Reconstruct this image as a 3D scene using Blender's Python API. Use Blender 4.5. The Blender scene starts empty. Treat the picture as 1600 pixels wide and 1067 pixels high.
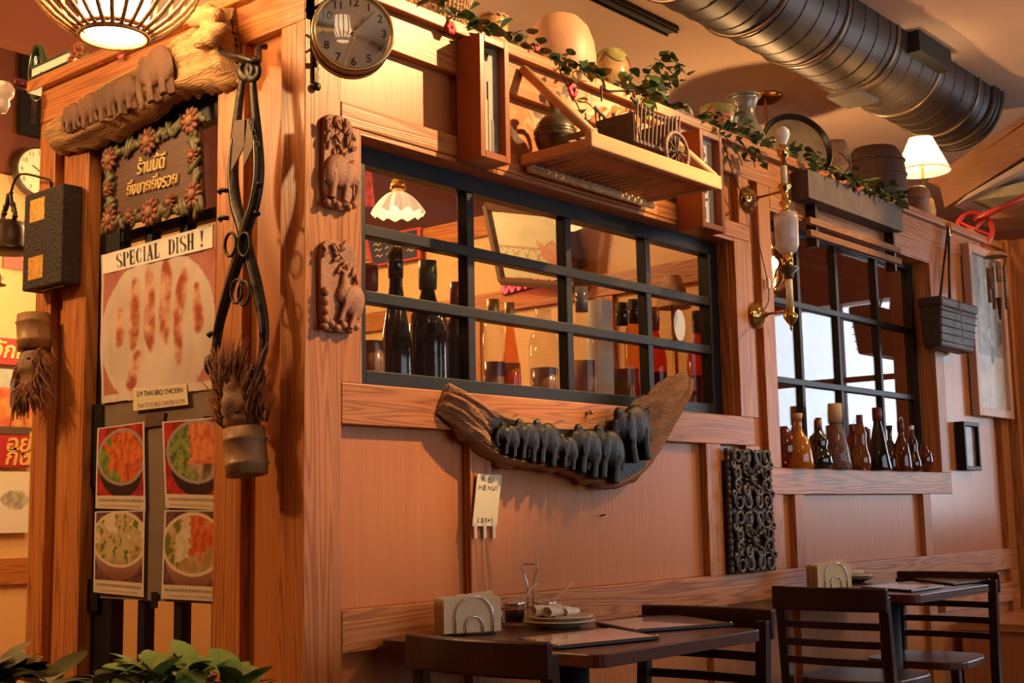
import bpy, math, random
import numpy as np
from mathutils import Vector, Matrix, noise
random.seed(7)
SC = bpy.context.scene
COL = SC.collection
PI = math.pi
# ---------------------------------------------------------------- camera (calibrated on the photograph's vanishing lines)
FPX, YAW, PIT, ROL = 2002.28, math.radians(40.352), math.radians(7.610), math.radians(-1.0925)
CAM = Vector((-2.188, -2.574, 1.09))
_fw = Vector((math.cos(YAW)*math.cos(PIT), math.sin(YAW)*math.cos(PIT), math.sin(PIT)))
_r = Vector((math.sin(YAW), -math.cos(YAW), 0)); _u = _r.cross(_fw)
CR = math.cos(ROL)*_r + math.sin(ROL)*_u
CU = -math.sin(ROL)*_r + math.cos(ROL)*_u
cam_d = bpy.data.cameras.new('camera'); cam = bpy.data.objects.new('camera', cam_d); COL.objects.link(cam)
cam_d.sensor_width = 36.0; cam_d.lens = FPX/1600*36.0; cam_d.clip_start = .05; cam_d.clip_end = 60
cam.matrix_world = Matrix(((CR.x, CU.x, -_fw.x, CAM.x), (CR.y, CU.y, -_fw.y, CAM.y), (CR.z, CU.z, -_fw.z, CAM.z), (0, 0, 0, 1)))
SC.camera = cam
def ray(u, v): return _fw + CR*((u-800)/FPX) - CU*((v-533.5)/FPX)
def onY(u, v, y=0.): d = ray(u, v); return CAM + d*((y-CAM.y)/d.y)
def onX(u, v, x=0.): d = ray(u, v); return CAM + d*((x-CAM.x)/d.x)
def onZ(u, v, z=0.): d = ray(u, v); return CAM + d*((z-CAM.z)/d.z)
def mpp(p): return (Vector(p)-CAM).dot(_fw)/FPX       # metres per photograph pixel at a point
# ---------------------------------------------------------------- world, exposure, lights
SC.view_settings.view_transform = 'Standard'; SC.view_settings.look = 'None'
SC.view_settings.exposure = EXPO = 0.0; SC.view_settings.gamma = 1.0; SC.view_settings.use_curve_mapping = False
world = bpy.data.worlds.new('overcast_sky'); SC.world = world; world.use_nodes = True
world.node_tree.nodes['Background'].inputs[0].default_value = (.72, .84, 1, 1)
world.node_tree.nodes['Background'].inputs[1].default_value = 3.0
def light(name, kind, loc, power, col, size=.1, target=None, **k):
    d = bpy.data.lights.new(name, kind); d.energy = power; d.color = col
    if kind == 'AREA': d.shape = 'RECTANGLE'; d.size = size[0]; d.size_y = size[1]
    else: d.shadow_soft_size = size
    for a, b in k.items(): setattr(d, a, b)
    o = bpy.data.objects.new(name, d); COL.objects.link(o); o.location = loc
    if target is not None: o.rotation_euler = (Vector(target)-Vector(loc)).to_track_quat('-Z', 'Y').to_euler()
    return o
WARM = (1, .56, .22); DAY = (.72, .84, 1)
light('daylight_end_window', 'AREA', (9.3, -3.1, 2.0), 95, DAY, (2.6, 2.0), (0, -3.0, 1.6))
light('daylight_front_window', 'AREA', (2.2, -5.4, 1.75), 6, DAY, (5.0, 1.7), (2.2, 0, 1.6))
light('track_spotlight', 'SPOT', (2.05, -1.75, 3.45), 620, (1, .60, .25), .025, (.85, 0, 2.40), spot_size=math.radians(50), spot_blend=.5)
light('track_spotlight', 'SPOT', (3.75, -1.75, 3.45), 260, (1, .60, .25), .025, (2.5, 0, 2.35), spot_size=math.radians(50), spot_blend=.5)
light('hall_ceiling_lamp', 'POINT', (-1.9, 2.0, 2.9), 210, (1, .60, .25), .12)
light('dining_warm_fill', 'SPOT', (1.2, -3.2, 3.3), 42, WARM, .15, (1.2, -2.2, 0), spot_size=math.radians(140), spot_blend=.5)  # added warm fill over the dining side, no fixture behind it
light('dining_warm_fill', 'SPOT', (5.2, -2.9, 3.3), 75, WARM, .15, (5.0, -1.9, 0), spot_size=math.radians(140), spot_blend=.5)  # second added fill, aimed down to keep the ceiling dim
light('kitchen_ceiling_lamp', 'POINT', (1.1, 1.7, 2.7), 75, (1, .62, .26), .1)
light('kitchen_counter_lamp', 'POINT', (.9, 3.0, 2.3), 32, (1, .66, .3), .1)
# ---------------------------------------------------------------- mesh helpers
ORG = {}
class MB:
    def __init__(s): s.v = []; s.f = []
    def add(s, vs, fs):
        b = len(s.v); s.v += [Vector(q) for q in vs]; s.f += [tuple(i+b for i in f) for f in fs]; return s
    def box(s, x0, x1, y0, y1, z0, z1):
        return s.add([(x0,y0,z0),(x1,y0,z0),(x1,y1,z0),(x0,y1,z0),(x0,y0,z1),(x1,y0,z1),(x1,y1,z1),(x0,y1,z1)],
                     [(0,3,2,1),(4,5,6,7),(0,1,5,4),(1,2,6,5),(2,3,7,6),(3,0,4,7)])
    def bar(s, a, b, w, h, up=(0, 0, 1)):
        a, b = Vector(a), Vector(b); d = (b-a).normalized(); up = Vector(up)
        if abs(d.dot(up)) > .99: up = Vector((1, 0, 0))
        x = d.cross(up).normalized()*w/2; z = x.cross(d).normalized()*h/2
        return s.add([a-x-z,a+x-z,a+x+z,a-x+z,b-x-z,b+x-z,b+x+z,b-x+z],[(0,1,2,3),(4,7,6,5),(0,4,5,1),(1,5,6,2),(2,6,7,3),(3,7,4,0)])
    def tube(s, pts, r, n=8, closed=False, flat=1., up=(0, 0, 1)):
        pts = [Vector(q) for q in pts]; m = len(pts); rs = r if hasattr(r, '__len__') else [r]*m
        b = len(s.v); prev = None
        for i, q in enumerate(pts):
            d = (pts[(i+1) % m]-pts[i-1]) if closed else (pts[min(i+1, m-1)]-pts[max(i-1, 0)])
            if d.length < 1e-9: d = Vector((0, 0, 1))
            d.normalize()
            if prev is None:
                w = Vector(up)
                if abs(d.dot(w)) > .95: w = Vector((1, 0, 0)) if abs(d.x) < .9 else Vector((0, 1, 0))
                x = d.cross(w).normalized()
            else: x = (prev-d*prev.dot(d)).normalized()
            prev = x; y = d.cross(x)
            for k in range(n):
                t = 2*PI*k/n; s.v.append(q+x*math.cos(t)*rs[i]+y*math.sin(t)*rs[i]*flat)
        for i in range(m if closed else m-1):
            for k in range(n):
                a = b+i*n; c = b+((i+1) % m)*n; s.f.append((a+k, a+(k+1) % n, c+(k+1) % n, c+k))
        if not closed: s.f.append(tuple(b+k for k in range(n))[::-1]); s.f.append(tuple(b+(m-1)*n+k for k in range(n)))
        return s
    def lathe(s, prof, n=24, o=(0, 0, 0), M=None):
        o = Vector(o); b = len(s.v); m = len(prof)
        for r, h in prof:
            for k in range(n):
                t = 2*PI*k/n; q = Vector((max(r, 1e-5)*math.cos(t), max(r, 1e-5)*math.sin(t), h)); s.v.append((M @ q if M else q)+o)
        for i in range(m-1):
            for k in range(n): s.f.append((b+i*n+k, b+i*n+(k+1) % n, b+(i+1)*n+(k+1) % n, b+(i+1)*n+k))
        s.f.append(tuple(b+k for k in range(n))[::-1]); s.f.append(tuple(b+(m-1)*n+k for k in range(n)))
        return s
    def ball(s, c, r, nu=10, nv=7, M=None):
        c = Vector(c); r = r if hasattr(r, '__len__') else (r, r, r); b = len(s.v)
        for j in range(1, nv):
            for k in range(nu):
                p, t = PI*j/nv, 2*PI*k/nu
                q = Vector((r[0]*math.sin(p)*math.cos(t), r[1]*math.sin(p)*math.sin(t), r[2]*math.cos(p))); s.v.append(c+(M @ q if M else q))
        for e in (1, -1):
            q = Vector((0, 0, r[2]*e)); s.v.append(c+(M @ q if M else q))
        top, bot = len(s.v)-2, len(s.v)-1
        for j in range(nv-2):
            for k in range(nu): s.f.append((b+j*nu+k, b+(j+1)*nu+k, b+(j+1)*nu+(k+1) % nu, b+j*nu+(k+1) % nu))
        for k in range(nu):
            s.f.append((top, b+k, b+(k+1) % nu)); s.f.append((bot, b+(nv-2)*nu+(k+1) % nu, b+(nv-2)*nu+k))
        return s
    def prism(s, poly, d):     # 3-D polygon extruded by vector d
        n = len(poly); d = Vector(d); poly = [Vector(q) for q in poly]
        return s.add(poly+[q+d for q in poly], [tuple(range(n))[::-1], tuple(range(n, 2*n))]+[(i, (i+1) % n, n+(i+1) % n, n+i) for i in range(n)])
    def grid(s, fn, nu, nv, wrap=False):
        b = len(s.v)
        for i in range(nu+1):
            for j in range(nv+1): s.v.append(Vector(fn(i/nu, j/nv)))
        for i in range(nu):
            for j in range(nv): a = b+i*(nv+1)+j; s.f.append((a, a+nv+1, a+nv+2, a+1))
        return s
    def stroke(s, pts, w, T):   # flat ribbon in 2-D mapped by T(x, y)
        n = len(pts); vs = []; ws = w if hasattr(w, '__len__') else [w]*n
        for i in range(n):
            a = pts[max(i-1, 0)]; b = pts[min(i+1, n-1)]; dx, dy = b[0]-a[0], b[1]-a[1]; L = math.hypot(dx, dy) or 1
            nx, ny = -dy/L*ws[i]/2, dx/L*ws[i]/2; vs += [T(pts[i][0]+nx, pts[i][1]+ny), T(pts[i][0]-nx, pts[i][1]-ny)]
        return s.add(vs, [(2*i, 2*i+1, 2*i+3, 2*i+2) for i in range(n-1)])
    def xf(s, M): s.v = [M @ q for q in s.v]; return s
    def mesh(s, name, mat, org=None, smooth=False):
        me = bpy.data.meshes.new(name); o = org or Vector()
        me.from_pydata([tuple(q-o) for q in s.v], [], s.f); me.validate()
        if mat: me.materials.append(mat)
        if smooth: me.polygons.foreach_set('use_smooth', [True]*len(me.polygons))
        me.update(); return me
    def build(s, name, mat, parent=None, smooth=False, bevel=0, org=None, remesh=0, autos=0):
        o0 = ORG.get(parent.name, Vector()) if parent else Vector()
        own = Vector(org) if org is not None else o0
        o = bpy.data.objects.new(name, s.mesh(name, mat, own, smooth or remesh > 0)); COL.objects.link(o)
        o.location = own-o0 if parent else own
        if parent: o.parent = parent
        ORG[o.name] = own
        if remesh:
            m = o.modifiers.new('remesh', 'REMESH'); m.mode = 'VOXEL'; m.voxel_size = remesh; m.use_smooth_shade = True
            m = o.modifiers.new('smooth', 'SMOOTH'); m.iterations = 2
        if bevel:
            m = o.modifiers.new('bevel', 'BEVEL'); m.width = bevel; m.segments = 2; m.limit_method = 'ANGLE'; m.angle_limit = math.radians(50)
        if autos:
            me = o.data; me.polygons.foreach_set('use_smooth', [True]*len(me.polygons)); me.set_sharp_from_angle(angle=math.radians(autos))
        return o
def tag(o, label=None, cat=None, group=None, kind=None):
    if label: o['label'] = label
    if cat: o['category'] = cat
    if group: o['group'] = group
    if kind: o['kind'] = kind
    return o
def thing(name, label, cat, loc=(0, 0, 0), rotz=0, group=None):
    o = bpy.data.objects.new(name, None); COL.objects.link(o); o.location = loc; o.rotation_euler = (0, 0, rotz); o.empty_display_size = .05
    ORG[o.name] = Vector(loc) if rotz == 0 else Vector()
    return tag(o, label, cat, group)
def copy_tree(o, parent=None):
    c = o.copy(); COL.objects.link(c); c.parent = parent
    for ch in list(o.children): copy_tree(ch, c)
    return c
def rmat(axis, deg): return Matrix.Rotation(math.radians(deg), 4, axis)
def text_mb(body, size, T, extrude=0, shear=0, offset=0, align='CENTER', spacing=1):
    c = bpy.data.curves.new('lettering', 'FONT'); c.body = body; c.size = size; c.align_x = align; c.shear = shear; c.offset = offset; c.extrude = extrude; c.resolution_u = 3; c.space_character = spacing
    o = bpy.data.objects.new('lettering', c); COL.objects.link(o); bpy.context.view_layer.update()
    me = bpy.data.meshes.new_from_object(o.evaluated_get(bpy.context.evaluated_depsgraph_get()))
    m = MB().add([T(v.co.x, v.co.y, v.co.z) for v in me.vertices], [tuple(p.vertices) for p in me.polygons])
    bpy.data.objects.remove(o); bpy.data.curves.remove(c); bpy.data.meshes.remove(me); return m
def spline(pts, n):   # Catmull-Rom through points, n samples
    P = [Vector(q) for q in pts]; m = len(P); out = []
    for i in range(n):
        t = i/(n-1)*(m-1); k = min(int(t), m-2); u = t-k
        p0, p1, p2, p3 = P[max(k-1, 0)], P[k], P[k+1], P[min(k+2, m-1)]
        out.append(.5*((2*p1)+(p2-p0)*u+(2*p0-5*p1+4*p2-p3)*u*u+(3*p1-p0-3*p2+p3)*u**3))
    return out
# ---------------------------------------------------------------- materials
def nmat(name):
    m = bpy.data.materials.new(name); m.use_nodes = True; nt = m.node_tree
    return m, nt, nt.nodes, nt.links, nt.nodes['Principled BSDF']
def simple(name, col, rough=.5, metal=0, bump=0, bscale=60, var=.0, vscale=8, coat=0, spec=.5, emit=None, es=0):
    m, nt, N, L, B = nmat(name)
    B.inputs['Base Color'].default_value = (*col, 1); B.inputs['Roughness'].default_value = rough; B.inputs['Metallic'].default_value = metal
    B.inputs['Coat Weight'].default_value = coat; B.inputs['Specular IOR Level'].default_value = spec
    if emit: B.inputs['Emission Color'].default_value = (*emit, 1); B.inputs['Emission Strength'].default_value = es
    tc = N.new('ShaderNodeTexCoord')
    if var:
        n = N.new('ShaderNodeTexNoise'); n.inputs['Scale'].default_value = vscale; n.inputs['Detail'].default_value = 5; L.new(tc.outputs['Object'], n.inputs['Vector'])
        r = N.new('ShaderNodeValToRGB'); r.color_ramp.elements[0].position = .3; r.color_ramp.elements[1].position = .7
        r.color_ramp.elements[0].color = (*[c*(1-var) for c in col], 1); r.color_ramp.elements[1].color = (*[min(1, c*(1+var)) for c in col], 1)
        L.new(n.outputs['Fac'], r.inputs[0]); L.new(r.outputs[0], B.inputs['Base Color'])
    if bump:
        n = N.new('ShaderNodeTexNoise'); n.inputs['Scale'].default_value = bscale; n.inputs['Detail'].default_value = 4; L.new(tc.outputs['Object'], n.inputs['Vector'])
        b = N.new('ShaderNodeBump'); b.inputs['Strength'].default_value = bump; b.inputs['Distance'].default_value = .01; L.new(n.outputs['Fac'], b.inputs['Height']); L.new(b.outputs[0], B.inputs['Normal'])
    return m
def wood(name, light_c, dark_c, axis='Z', rings=1., ringscale=13., fibre=.5, rough=.38, coat=.15, bump=.15, along=.55):
    m, nt, N, L, B = nmat(name)
    tc = N.new('ShaderNodeTexCoord'); oi = N.new('ShaderNodeObjectInfo'); ra = N.new('ShaderNodeMath'); ra.operation = 'MULTIPLY'; ra.inputs[1].default_value = 37.; L.new(oi.outputs['Random'], ra.inputs[0])
    def stretched(sa, sc, detail):
        mp = N.new('ShaderNodeMapping'); mp.inputs['Scale'].default_value = [sa if a == axis else sc for a in 'XYZ']; L.new(tc.outputs['Object'], mp.inputs['Vector'])
        n = N.new('ShaderNodeTexNoise'); n.noise_dimensions = '4D'; n.inputs['Scale'].default_value = 1; n.inputs['Detail'].default_value = detail; n.inputs['Roughness'].default_value = .45
        L.new(mp.outputs[0], n.inputs['Vector']); L.new(ra.outputs[0], n.inputs['W']); return n
    def math_(op, a, b):
        q = N.new('ShaderNodeMath'); q.operation = op
        for i, x in enumerate((a, b)):
            if x is None: continue
            if isinstance(x, (int, float)): q.inputs[i].default_value = x
            else: L.new(x, q.inputs[i])
        return q.outputs[0]
    g = stretched(along, ringscale, 1.5).outputs['Fac']
    s = math_('SINE', math_('MULTIPLY', g, 140.), None); s = math_('POWER', math_('ADD', math_('MULTIPLY', s, .5), .5), 2.2)
    f1 = stretched(5, 240, 3).outputs['Fac']; f2 = stretched(1.2, 34, 3).outputs['Fac']
    fac = math_('ADD', math_('MULTIPLY', s, .55*rings), math_('ADD', math_('MULTIPLY', math_('SUBTRACT', f1, .3), fibre*1.3), math_('MULTIPLY', math_('SUBTRACT', f2, .35), fibre)))
    r = N.new('ShaderNodeValToRGB'); r.color_ramp.elements[0].color = (*light_c, 1); r.color_ramp.elements[1].color = (*dark_c, 1); r.color_ramp.elements[1].position = 1.05 if False else 1.
    L.new(fac, r.inputs[0]); L.new(r.outputs[0], B.inputs['Base Color'])
    B.inputs['Roughness'].default_value = rough; B.inputs['Coat Weight'].default_value = coat*.5; B.inputs['Coat Roughness'].default_value = .25; B.inputs['Specular IOR Level'].default_value = .3
    b = N.new('ShaderNodeBump'); b.inputs['Strength'].default_value = bump; b.inputs['Distance'].default_value = .004; b.invert = True; L.new(fac, b.inputs['Height']); L.new(b.outputs[0], B.inputs['Normal'])
    return m
def emis(name, col, s):
    m = bpy.data.materials.new(name); m.use_nodes = True; N = m.node_tree.nodes; N.clear()
    e = N.new('ShaderNodeEmission'); e.inputs[0].default_value = (*col, 1); e.inputs[1].default_value = s; o = N.new('ShaderNodeOutputMaterial'); m.node_tree.links.new(e.outputs[0], o.inputs[0]); return m
def thin_glass(name, col=(1, 1, 1), ior=1.5, rough=0., haze=0, hazecol=(.8, .8, .8)):
    m = bpy.data.materials.new(name); m.use_nodes = True; nt = m.node_tree; N = nt.nodes; L = nt.links; N.clear()
    t = N.new('ShaderNodeBsdfTransparent'); t.inputs[0].default_value = (*col, 1); g = N.new('ShaderNodeBsdfGlossy'); g.inputs['Roughness'].default_value = rough
    fr = N.new('ShaderNodeFresnel'); ge = N.new('ShaderNodeNewGeometry'); mi = N.new('ShaderNodeMix'); mi.inputs[2].default_value = ior; mi.inputs[3].default_value = 1/ior; L.new(ge.outputs['Backfacing'], mi.inputs[0]); L.new(mi.outputs[0], fr.inputs[0]); mx = N.new('ShaderNodeMixShader'); o = N.new('ShaderNodeOutputMaterial')
    src = t
    if haze:
        d = N.new('ShaderNodeBsdfDiffuse'); d.inputs[0].default_value = (*hazecol, 1); h = N.new('ShaderNodeMixShader'); h.inputs[0].default_value = haze
        L.new(t.outputs[0], h.inputs[1]); L.new(d.outputs[0], h.inputs[2]); src = h
    L.new(fr.outputs[0], mx.inputs[0]); L.new(src.outputs[0], mx.inputs[1]); L.new(g.outputs[0], mx.inputs[2]); L.new(mx.outputs[0], o.inputs[0]); return m
def vcol_mat(name, rough=.35, coat=0):
    m, nt, N, L, B = nmat(name); a = N.new('ShaderNodeVertexColor'); a.layer_name = 'print'; L.new(a.outputs[0], B.inputs['Base Color']); B.inputs['Roughness'].default_value = rough; B.inputs['Coat Weight'].default_value = coat; return m
OAK_L, OAK_D = (.55, .205, .055), (.24, .065, .014)
M = {}
for ax in 'XYZ': M['oak'+ax] = wood('oak_grain_'+ax.lower(), OAK_L, OAK_D, ax)
M['veneer'] = wood('oak_veneer', (.53, .19, .055), (.38, .115, .028), 'Z', rings=.12, fibre=.75, rough=.36, coat=.2)
M['veneer_gloss'] = wood('oak_veneer_satin', (.53, .19, .06), (.38, .115, .03), 'Z', rings=.25, fibre=.7, rough=.22, coat=.35)
M['cherry'] = wood('cherry_frame_wood', (.34, .10, .035), (.22, .055, .02), 'Z', rings=.2, fibre=.4, rough=.3, coat=.3)
M['pine'] = wood('pine_pale', (.58, .33, .15), (.42, .2, .08), 'X', rings=.25, fibre=.5, rough=.45)
M['table'] = wood('dark_table_wood', (.11, .034, .018), (.045, .014, .009), 'X', rings=.4, fibre=.6, rough=.3, coat=.35)
M['chair'] = wood('dark_chair_wood', (.035, .010, .007), (.014, .005, .004), 'Z', rings=.2, fibre=.5, rough=.3, coat=.3)
M['drift'] = wood('driftwood_brown', (.40, .185, .08), (.11, .04, .018), 'X', rings=.6, ringscale=22, fibre=.7, rough=.75, coat=0, bump=.7, along=1.2)
M['driftpale'] = wood('driftwood_tan', (.52, .30, .13), (.24, .11, .04), 'Y', rings=.7, ringscale=22, fibre=.7, rough=.8, coat=0, bump=.7, along=1.8)
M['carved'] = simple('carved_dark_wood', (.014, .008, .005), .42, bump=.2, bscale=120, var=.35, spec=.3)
M['carvedtop'] = simple('carved_brown_wood', (.14, .062, .030), .7, bump=.3, bscale=110, var=.35)
M['plaque'] = simple('carved_teak', (.34, .135, .06), .6, bump=.25, bscale=140, var=.25, vscale=20)
M['black'] = simple('black_frame_paint', (.010, .009, .009), .42, bump=.06, bscale=200, var=.2, spec=.28)
M['blackmat'] = simple('black_matte', (.015, .014, .014), .6)
M['iron'] = simple('blackened_iron', (.045, .035, .028), .42, metal=.75, bump=.2, bscale=90, var=.3, vscale=30)
M['steel'] = simple('polished_steel', (.6, .58, .55), .18, metal=1)
M['brass'] = simple('polished_brass', (.72, .47, .16), .14, metal=1)
M['copper'] = simple('copper_rod', (.62, .30, .14), .3, metal=1)
M['paper'] = simple('white_paper', (.78, .74, .64), .6)
M['ink'] = simple('black_ink', (.015, .014, .013), .7)
M['rattan'] = simple('rattan', (.42, .22, .09), .55, bump=.3, bscale=150, var=.25, vscale=30)
M['rattan_d'] = simple('rattan_dark', (.10, .045, .022), .6, bump=.4, bscale=120, var=.3, vscale=30)
M['rattan_o'] = simple('rattan_amber', (.50, .27, .10), .5, bump=.4, bscale=150, var=.3, vscale=40)
M['leaf'] = simple('ivy_leaf', (.035, .075, .022), .38, var=.3, vscale=40)
M['leaf2'] = simple('ivy_leaf_pale', (.16, .19, .055), .42, var=.35, vscale=40)
M['leaf3'] = simple('shrub_leaf', (.13, .20, .045), .4, var=.3, vscale=25)
M['leafdark'] = simple('shrub_leaf_dark', (.025, .05, .018), .4, var=.3, vscale=25)
M['stem'] = simple('plant_stem', (.10, .075, .03), .6)
M['red'] = simple('red_petal', (.55, .03, .05), .5)
M['yellow'] = simple('yellow_petal', (.75, .38, .03), .5)
M['clay'] = simple('terracotta_clay', (.50, .27, .15), .5, bump=.1, bscale=40, var=.12, vscale=6)
M['glaze'] = simple('coral_glaze', (.52, .22, .12), .18, var=.3, vscale=14, coat=.4)
M['glazeb'] = simple('brown_green_glaze', (.30, .19, .09), .2, var=.45, vscale=14, coat=.4)
M['drip'] = simple('olive_drip_glaze', (.26, .23, .08), .3, bump=.3, bscale=60, var=.3, vscale=25)
M['greyvase'] = simple('grey_green_glaze', (.17, .155, .11), .25, var=.3, vscale=12, coat=.3)
M['bronze'] = simple('dark_bronze_pot', (.10, .075, .05), .35, metal=.5, var=.3, vscale=20)
M['white'] = simple('white_ceramic', (.80, .76, .68), .25)
M['cream'] = simple('cream_plastic', (.78, .66, .42), .4)
M['gold'] = simple('gold_leaf_paint', (.75, .43, .10), .35, metal=.7, bump=.3, bscale=200, var=.25, vscale=60)
M['ceil'] = simple('painted_ceiling', (.54, .37, .27), .85, bump=.05, bscale=300, var=.05, vscale=3)
M['duct'] = simple('duct_sheet_metal', (.075, .055, .048), .48, metal=.45, var=.2, vscale=5)
M['floor'] = wood('dark_floor_boards', (.16, .075, .035), (.08, .03, .014), 'X', rings=.6, rough=.4)
M['redwall'] = simple('red_brown_wall', (.17, .042, .018), .7, var=.1, vscale=3)
M['yellowwall'] = wood('pale_pine_panel', (.74, .46, .20), (.58, .32, .12), 'Y', rings=.25, fibre=.4, rough=.5)
M['glass'] = thin_glass('window_glass', (.97, .96, .94))
M['print'] = vcol_mat('printed_photo', .4); M['printgloss'] = vcol_mat('laminated_print', .16, .5)
# ================================================================ the room
def S(o): o['kind'] = 'structure'; return o
ZC = 3.65; ZL = 2.585
S(MB().box(-5, 9.2, -5.2, 3.9, -.1, 0).build('floor', M['floor']))
# ceiling with mould specks
cm = M['ceil']; N = cm.node_tree.nodes; L = cm.node_tree.links; B = N['Principled BSDF']
tc = N.new('ShaderNodeTexCoord'); vo = N.new('ShaderNodeTexVoronoi'); vo.inputs['Scale'].default_value = 34; L.new(tc.outputs['Object'], vo.inputs['Vector'])
r1 = N.new('ShaderNodeValToRGB'); r1.color_ramp.elements[0].position = .10; r1.color_ramp.elements[1].position = .2; r1.color_ramp.elements[0].color = (1, 1, 1, 1); r1.color_ramp.elements[1].color = (0, 0, 0, 1); L.new(vo.outputs['Distance'], r1.inputs[0])
n2 = N.new('ShaderNodeTexNoise'); n2.inputs['Scale'].default_value = 2.2; L.new(tc.outputs['Object'], n2.inputs['Vector'])
r2 = N.new('ShaderNodeValToRGB'); r2.color_ramp.elements[0].position = .52; r2.color_ramp.elements[1].position = .66; L.new(n2.outputs['Fac'], r2.inputs[0])
mu = N.new('ShaderNodeMath'); mu.operation = 'MULTIPLY'; L.new(r1.outputs[0], mu.inputs[0]); L.new(r2.outputs[0], mu.inputs[1])
mx = N.new('ShaderNodeMixRGB'); L.new(mu.outputs[0], mx.inputs[0]); old = B.inputs['Base Color'].links[0].from_socket; L.new(old, mx.inputs[1]); mx.inputs[2].default_value = (.12, .07, .045, 1); L.new(mx.outputs[0], B.inputs['Base Color'])
S(MB().box(-5, 9.2, -5.2, 3.9, ZC, ZC+.1).build('ceiling', cm))
def wall_with_hole(name, mat, plane, at, t, a0, a1, z0, z1, h):
    m = MB(); f = (lambda p0, p1, q0, q1: m.box(p0, p1, at, at+t, q0, q1)) if plane == 'Y' else (lambda p0, p1, q0, q1: m.box(at, at+t, p0, p1, q0, q1))
    f(a0, h[0], z0, z1); f(h[1], a1, z0, z1); f(h[0], h[1], z0, h[2]); f(h[0], h[1], h[3], z1)
    return S(m.build(name, mat))
wall_with_hole('wall_front', M['redwall'], 'Y', -5.2, .2, -5, 9.2, 0, ZC, (-.3, 4.7, .9, 2.6))
wall_with_hole('wall_end', M['redwall'], 'X', 9.0, .2, -5.2, 3.9, 0, ZC, (-4.4, -1.8, 1.0, 3.0))
S(MB().box(-5.2, -5, -5.2, 3.9, 0, ZC).build('wall_hall', M['redwall']))
wb = S(MB().box(-5, 9, 3.7, 3.9, 0, ZC).build('wall_back', M['redwall']))
w3 = S(thing('window_3', None, None, (2.2, -5.1, .9)))
for k in range(6): MB().box(-.3+k, -.24+k, -5.14, -5.08, .9, 2.6).build('muntin', M['blackmat'], w3)
MB().box(-.3, 4.7, -5.112, -5.108, .9, 2.6).build('pane', M['glass'], w3)
w4 = S(thing('window_4', None, None, (9.1, -3.1, 1)))
for y in (-4.4, -3.55, -2.7, -1.85): MB().box(9.06, 9.12, y, y+.06, 1, 3).build('muntin', M['blackmat'], w4)
MB().box(9.06, 9.12, -4.4, -1.8, 2.25, 2.3).build('muntin', M['blackmat'], w4)
MB().box(9.088, 9.092, -4.4, -1.8, 1, 3).build('pane', M['glass'], w4)
# ---- partition facing the tables (wall_right)
W1 = (.205, 2.225, 1.447, 2.162); W2 = (2.53, 4.187, 1.25, 2.34); XE = 5.18
m = MB()
for x0, x1, z0, z1 in ((0.045, W1[0], 0, 2.54), (W1[0], W1[1], 0, W1[2]), (W1[0], W1[1], W1[3], 2.54), (W1[1], W2[0], 0, 2.54), (W2[0], W2[1], 0, W2[2]), (W2[0], W2[1], W2[3], 2.54), (W2[1], XE, 0, 2.54)):
    m.box(x0, x1, .036, .16, z0, z1)
wr = S(m.build('wall_right', M['veneer']))
def board(kind, x0, x1, z0, z1, mat, y0=0., y1=.035): return MB().box(x0, x1, y0, y1, z0, z1).build(kind, M[mat], wr, bevel=.0025)
for x0, x1, z0, z1 in ((0, .129, 0, 2.545), (.129, W1[0], 1.447, 2.165), (W1[1], 2.36, 1.447, 2.165), (2.25, 2.36, .843, 1.335), (2.27, 2.36, 2.232, 2.43),
                       (2.43, W2[0], 1.25, 2.43), (W2[1], 4.30, 1.25, 2.43), (.638, .735, .843, 1.335), (1.955, 2.06, .843, 1.335), (2.627, 2.71, .843, 1.143), (3.93, 4.02, .843, 1.143), (5.07, XE, .843, 2.43),
                       (.638, .735, .12, .732), (1.955, 2.06, .12, .732), (2.627, 2.71, .12, .732), (3.93, 4.02, .12, .732), (5.07, XE, .12, .732), (2.43, 2.53, .843, 1.143)):
    board('stile', x0, x1, z0, z1, 'oakZ')
for x0, x1, z0, z1 in ((.129, XE, 2.43, 2.545), (.129, 2.345, 2.165, 2.23), (.129, 2.316, 1.335, 1.447), (.129, XE, .732, .843), (.129, XE, 0, .12), (2.53, W2[1], 2.34, 2.43), (2.40, 4.30, 1.143, 1.25), (4.12, XE, .56, .66)):
    board('rail', x0, x1, z0, z1, 'oakX', -.002)
for x0, x1, z0, z1 in ((.129, .638, .843, 1.335), (.735, 1.955, .843, 1.335), (2.06, 2.25, .843, 1.335), (.129, 2.27, 2.23, 2.43), (2.36, 2.43, .843, 2.43), (2.71, 3.93, .843, 1.143), (2.53, 2.627, .843, 1.143),
                       (.129, .638, .12, .732), (.735, 1.955, .12, .732), (2.06, 2.627, .12, .732), (2.71, 3.93, .12, .732), (4.02, 5.07, .12, .56)):
    board('panel', x0, x1, z0, z1, 'veneer', .03, .038)
MB().box(4.30, 4.96, .004, .036, .843, 2.43).build('panel', M['veneer_gloss'], wr); MB().box(4.02, 4.30, .004, .036, .843, 1.143).build('panel', M['veneer_gloss'], wr)
# window reveals (jambs, head, sill)
def jambs(wn, d, zlip=0):
    x0, x1, z0, z1 = wn
    for a in ((x0-.001, x0+.012), (x1-.012, x1+.001)): MB().box(a[0], a[1], .03, d, z0, z1).build('jamb', M['oakZ'], wr)
    MB().box(x0, x1, .002, d, z1-.012, z1+.001).build('window_head', M['oakX'], wr); MB().box(x0, x1, .002, d, z0-.012, z0+.001).build('window_sill', M['oakX'], wr)
jambs(W1, .16); jambs(W2, .16)
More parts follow.
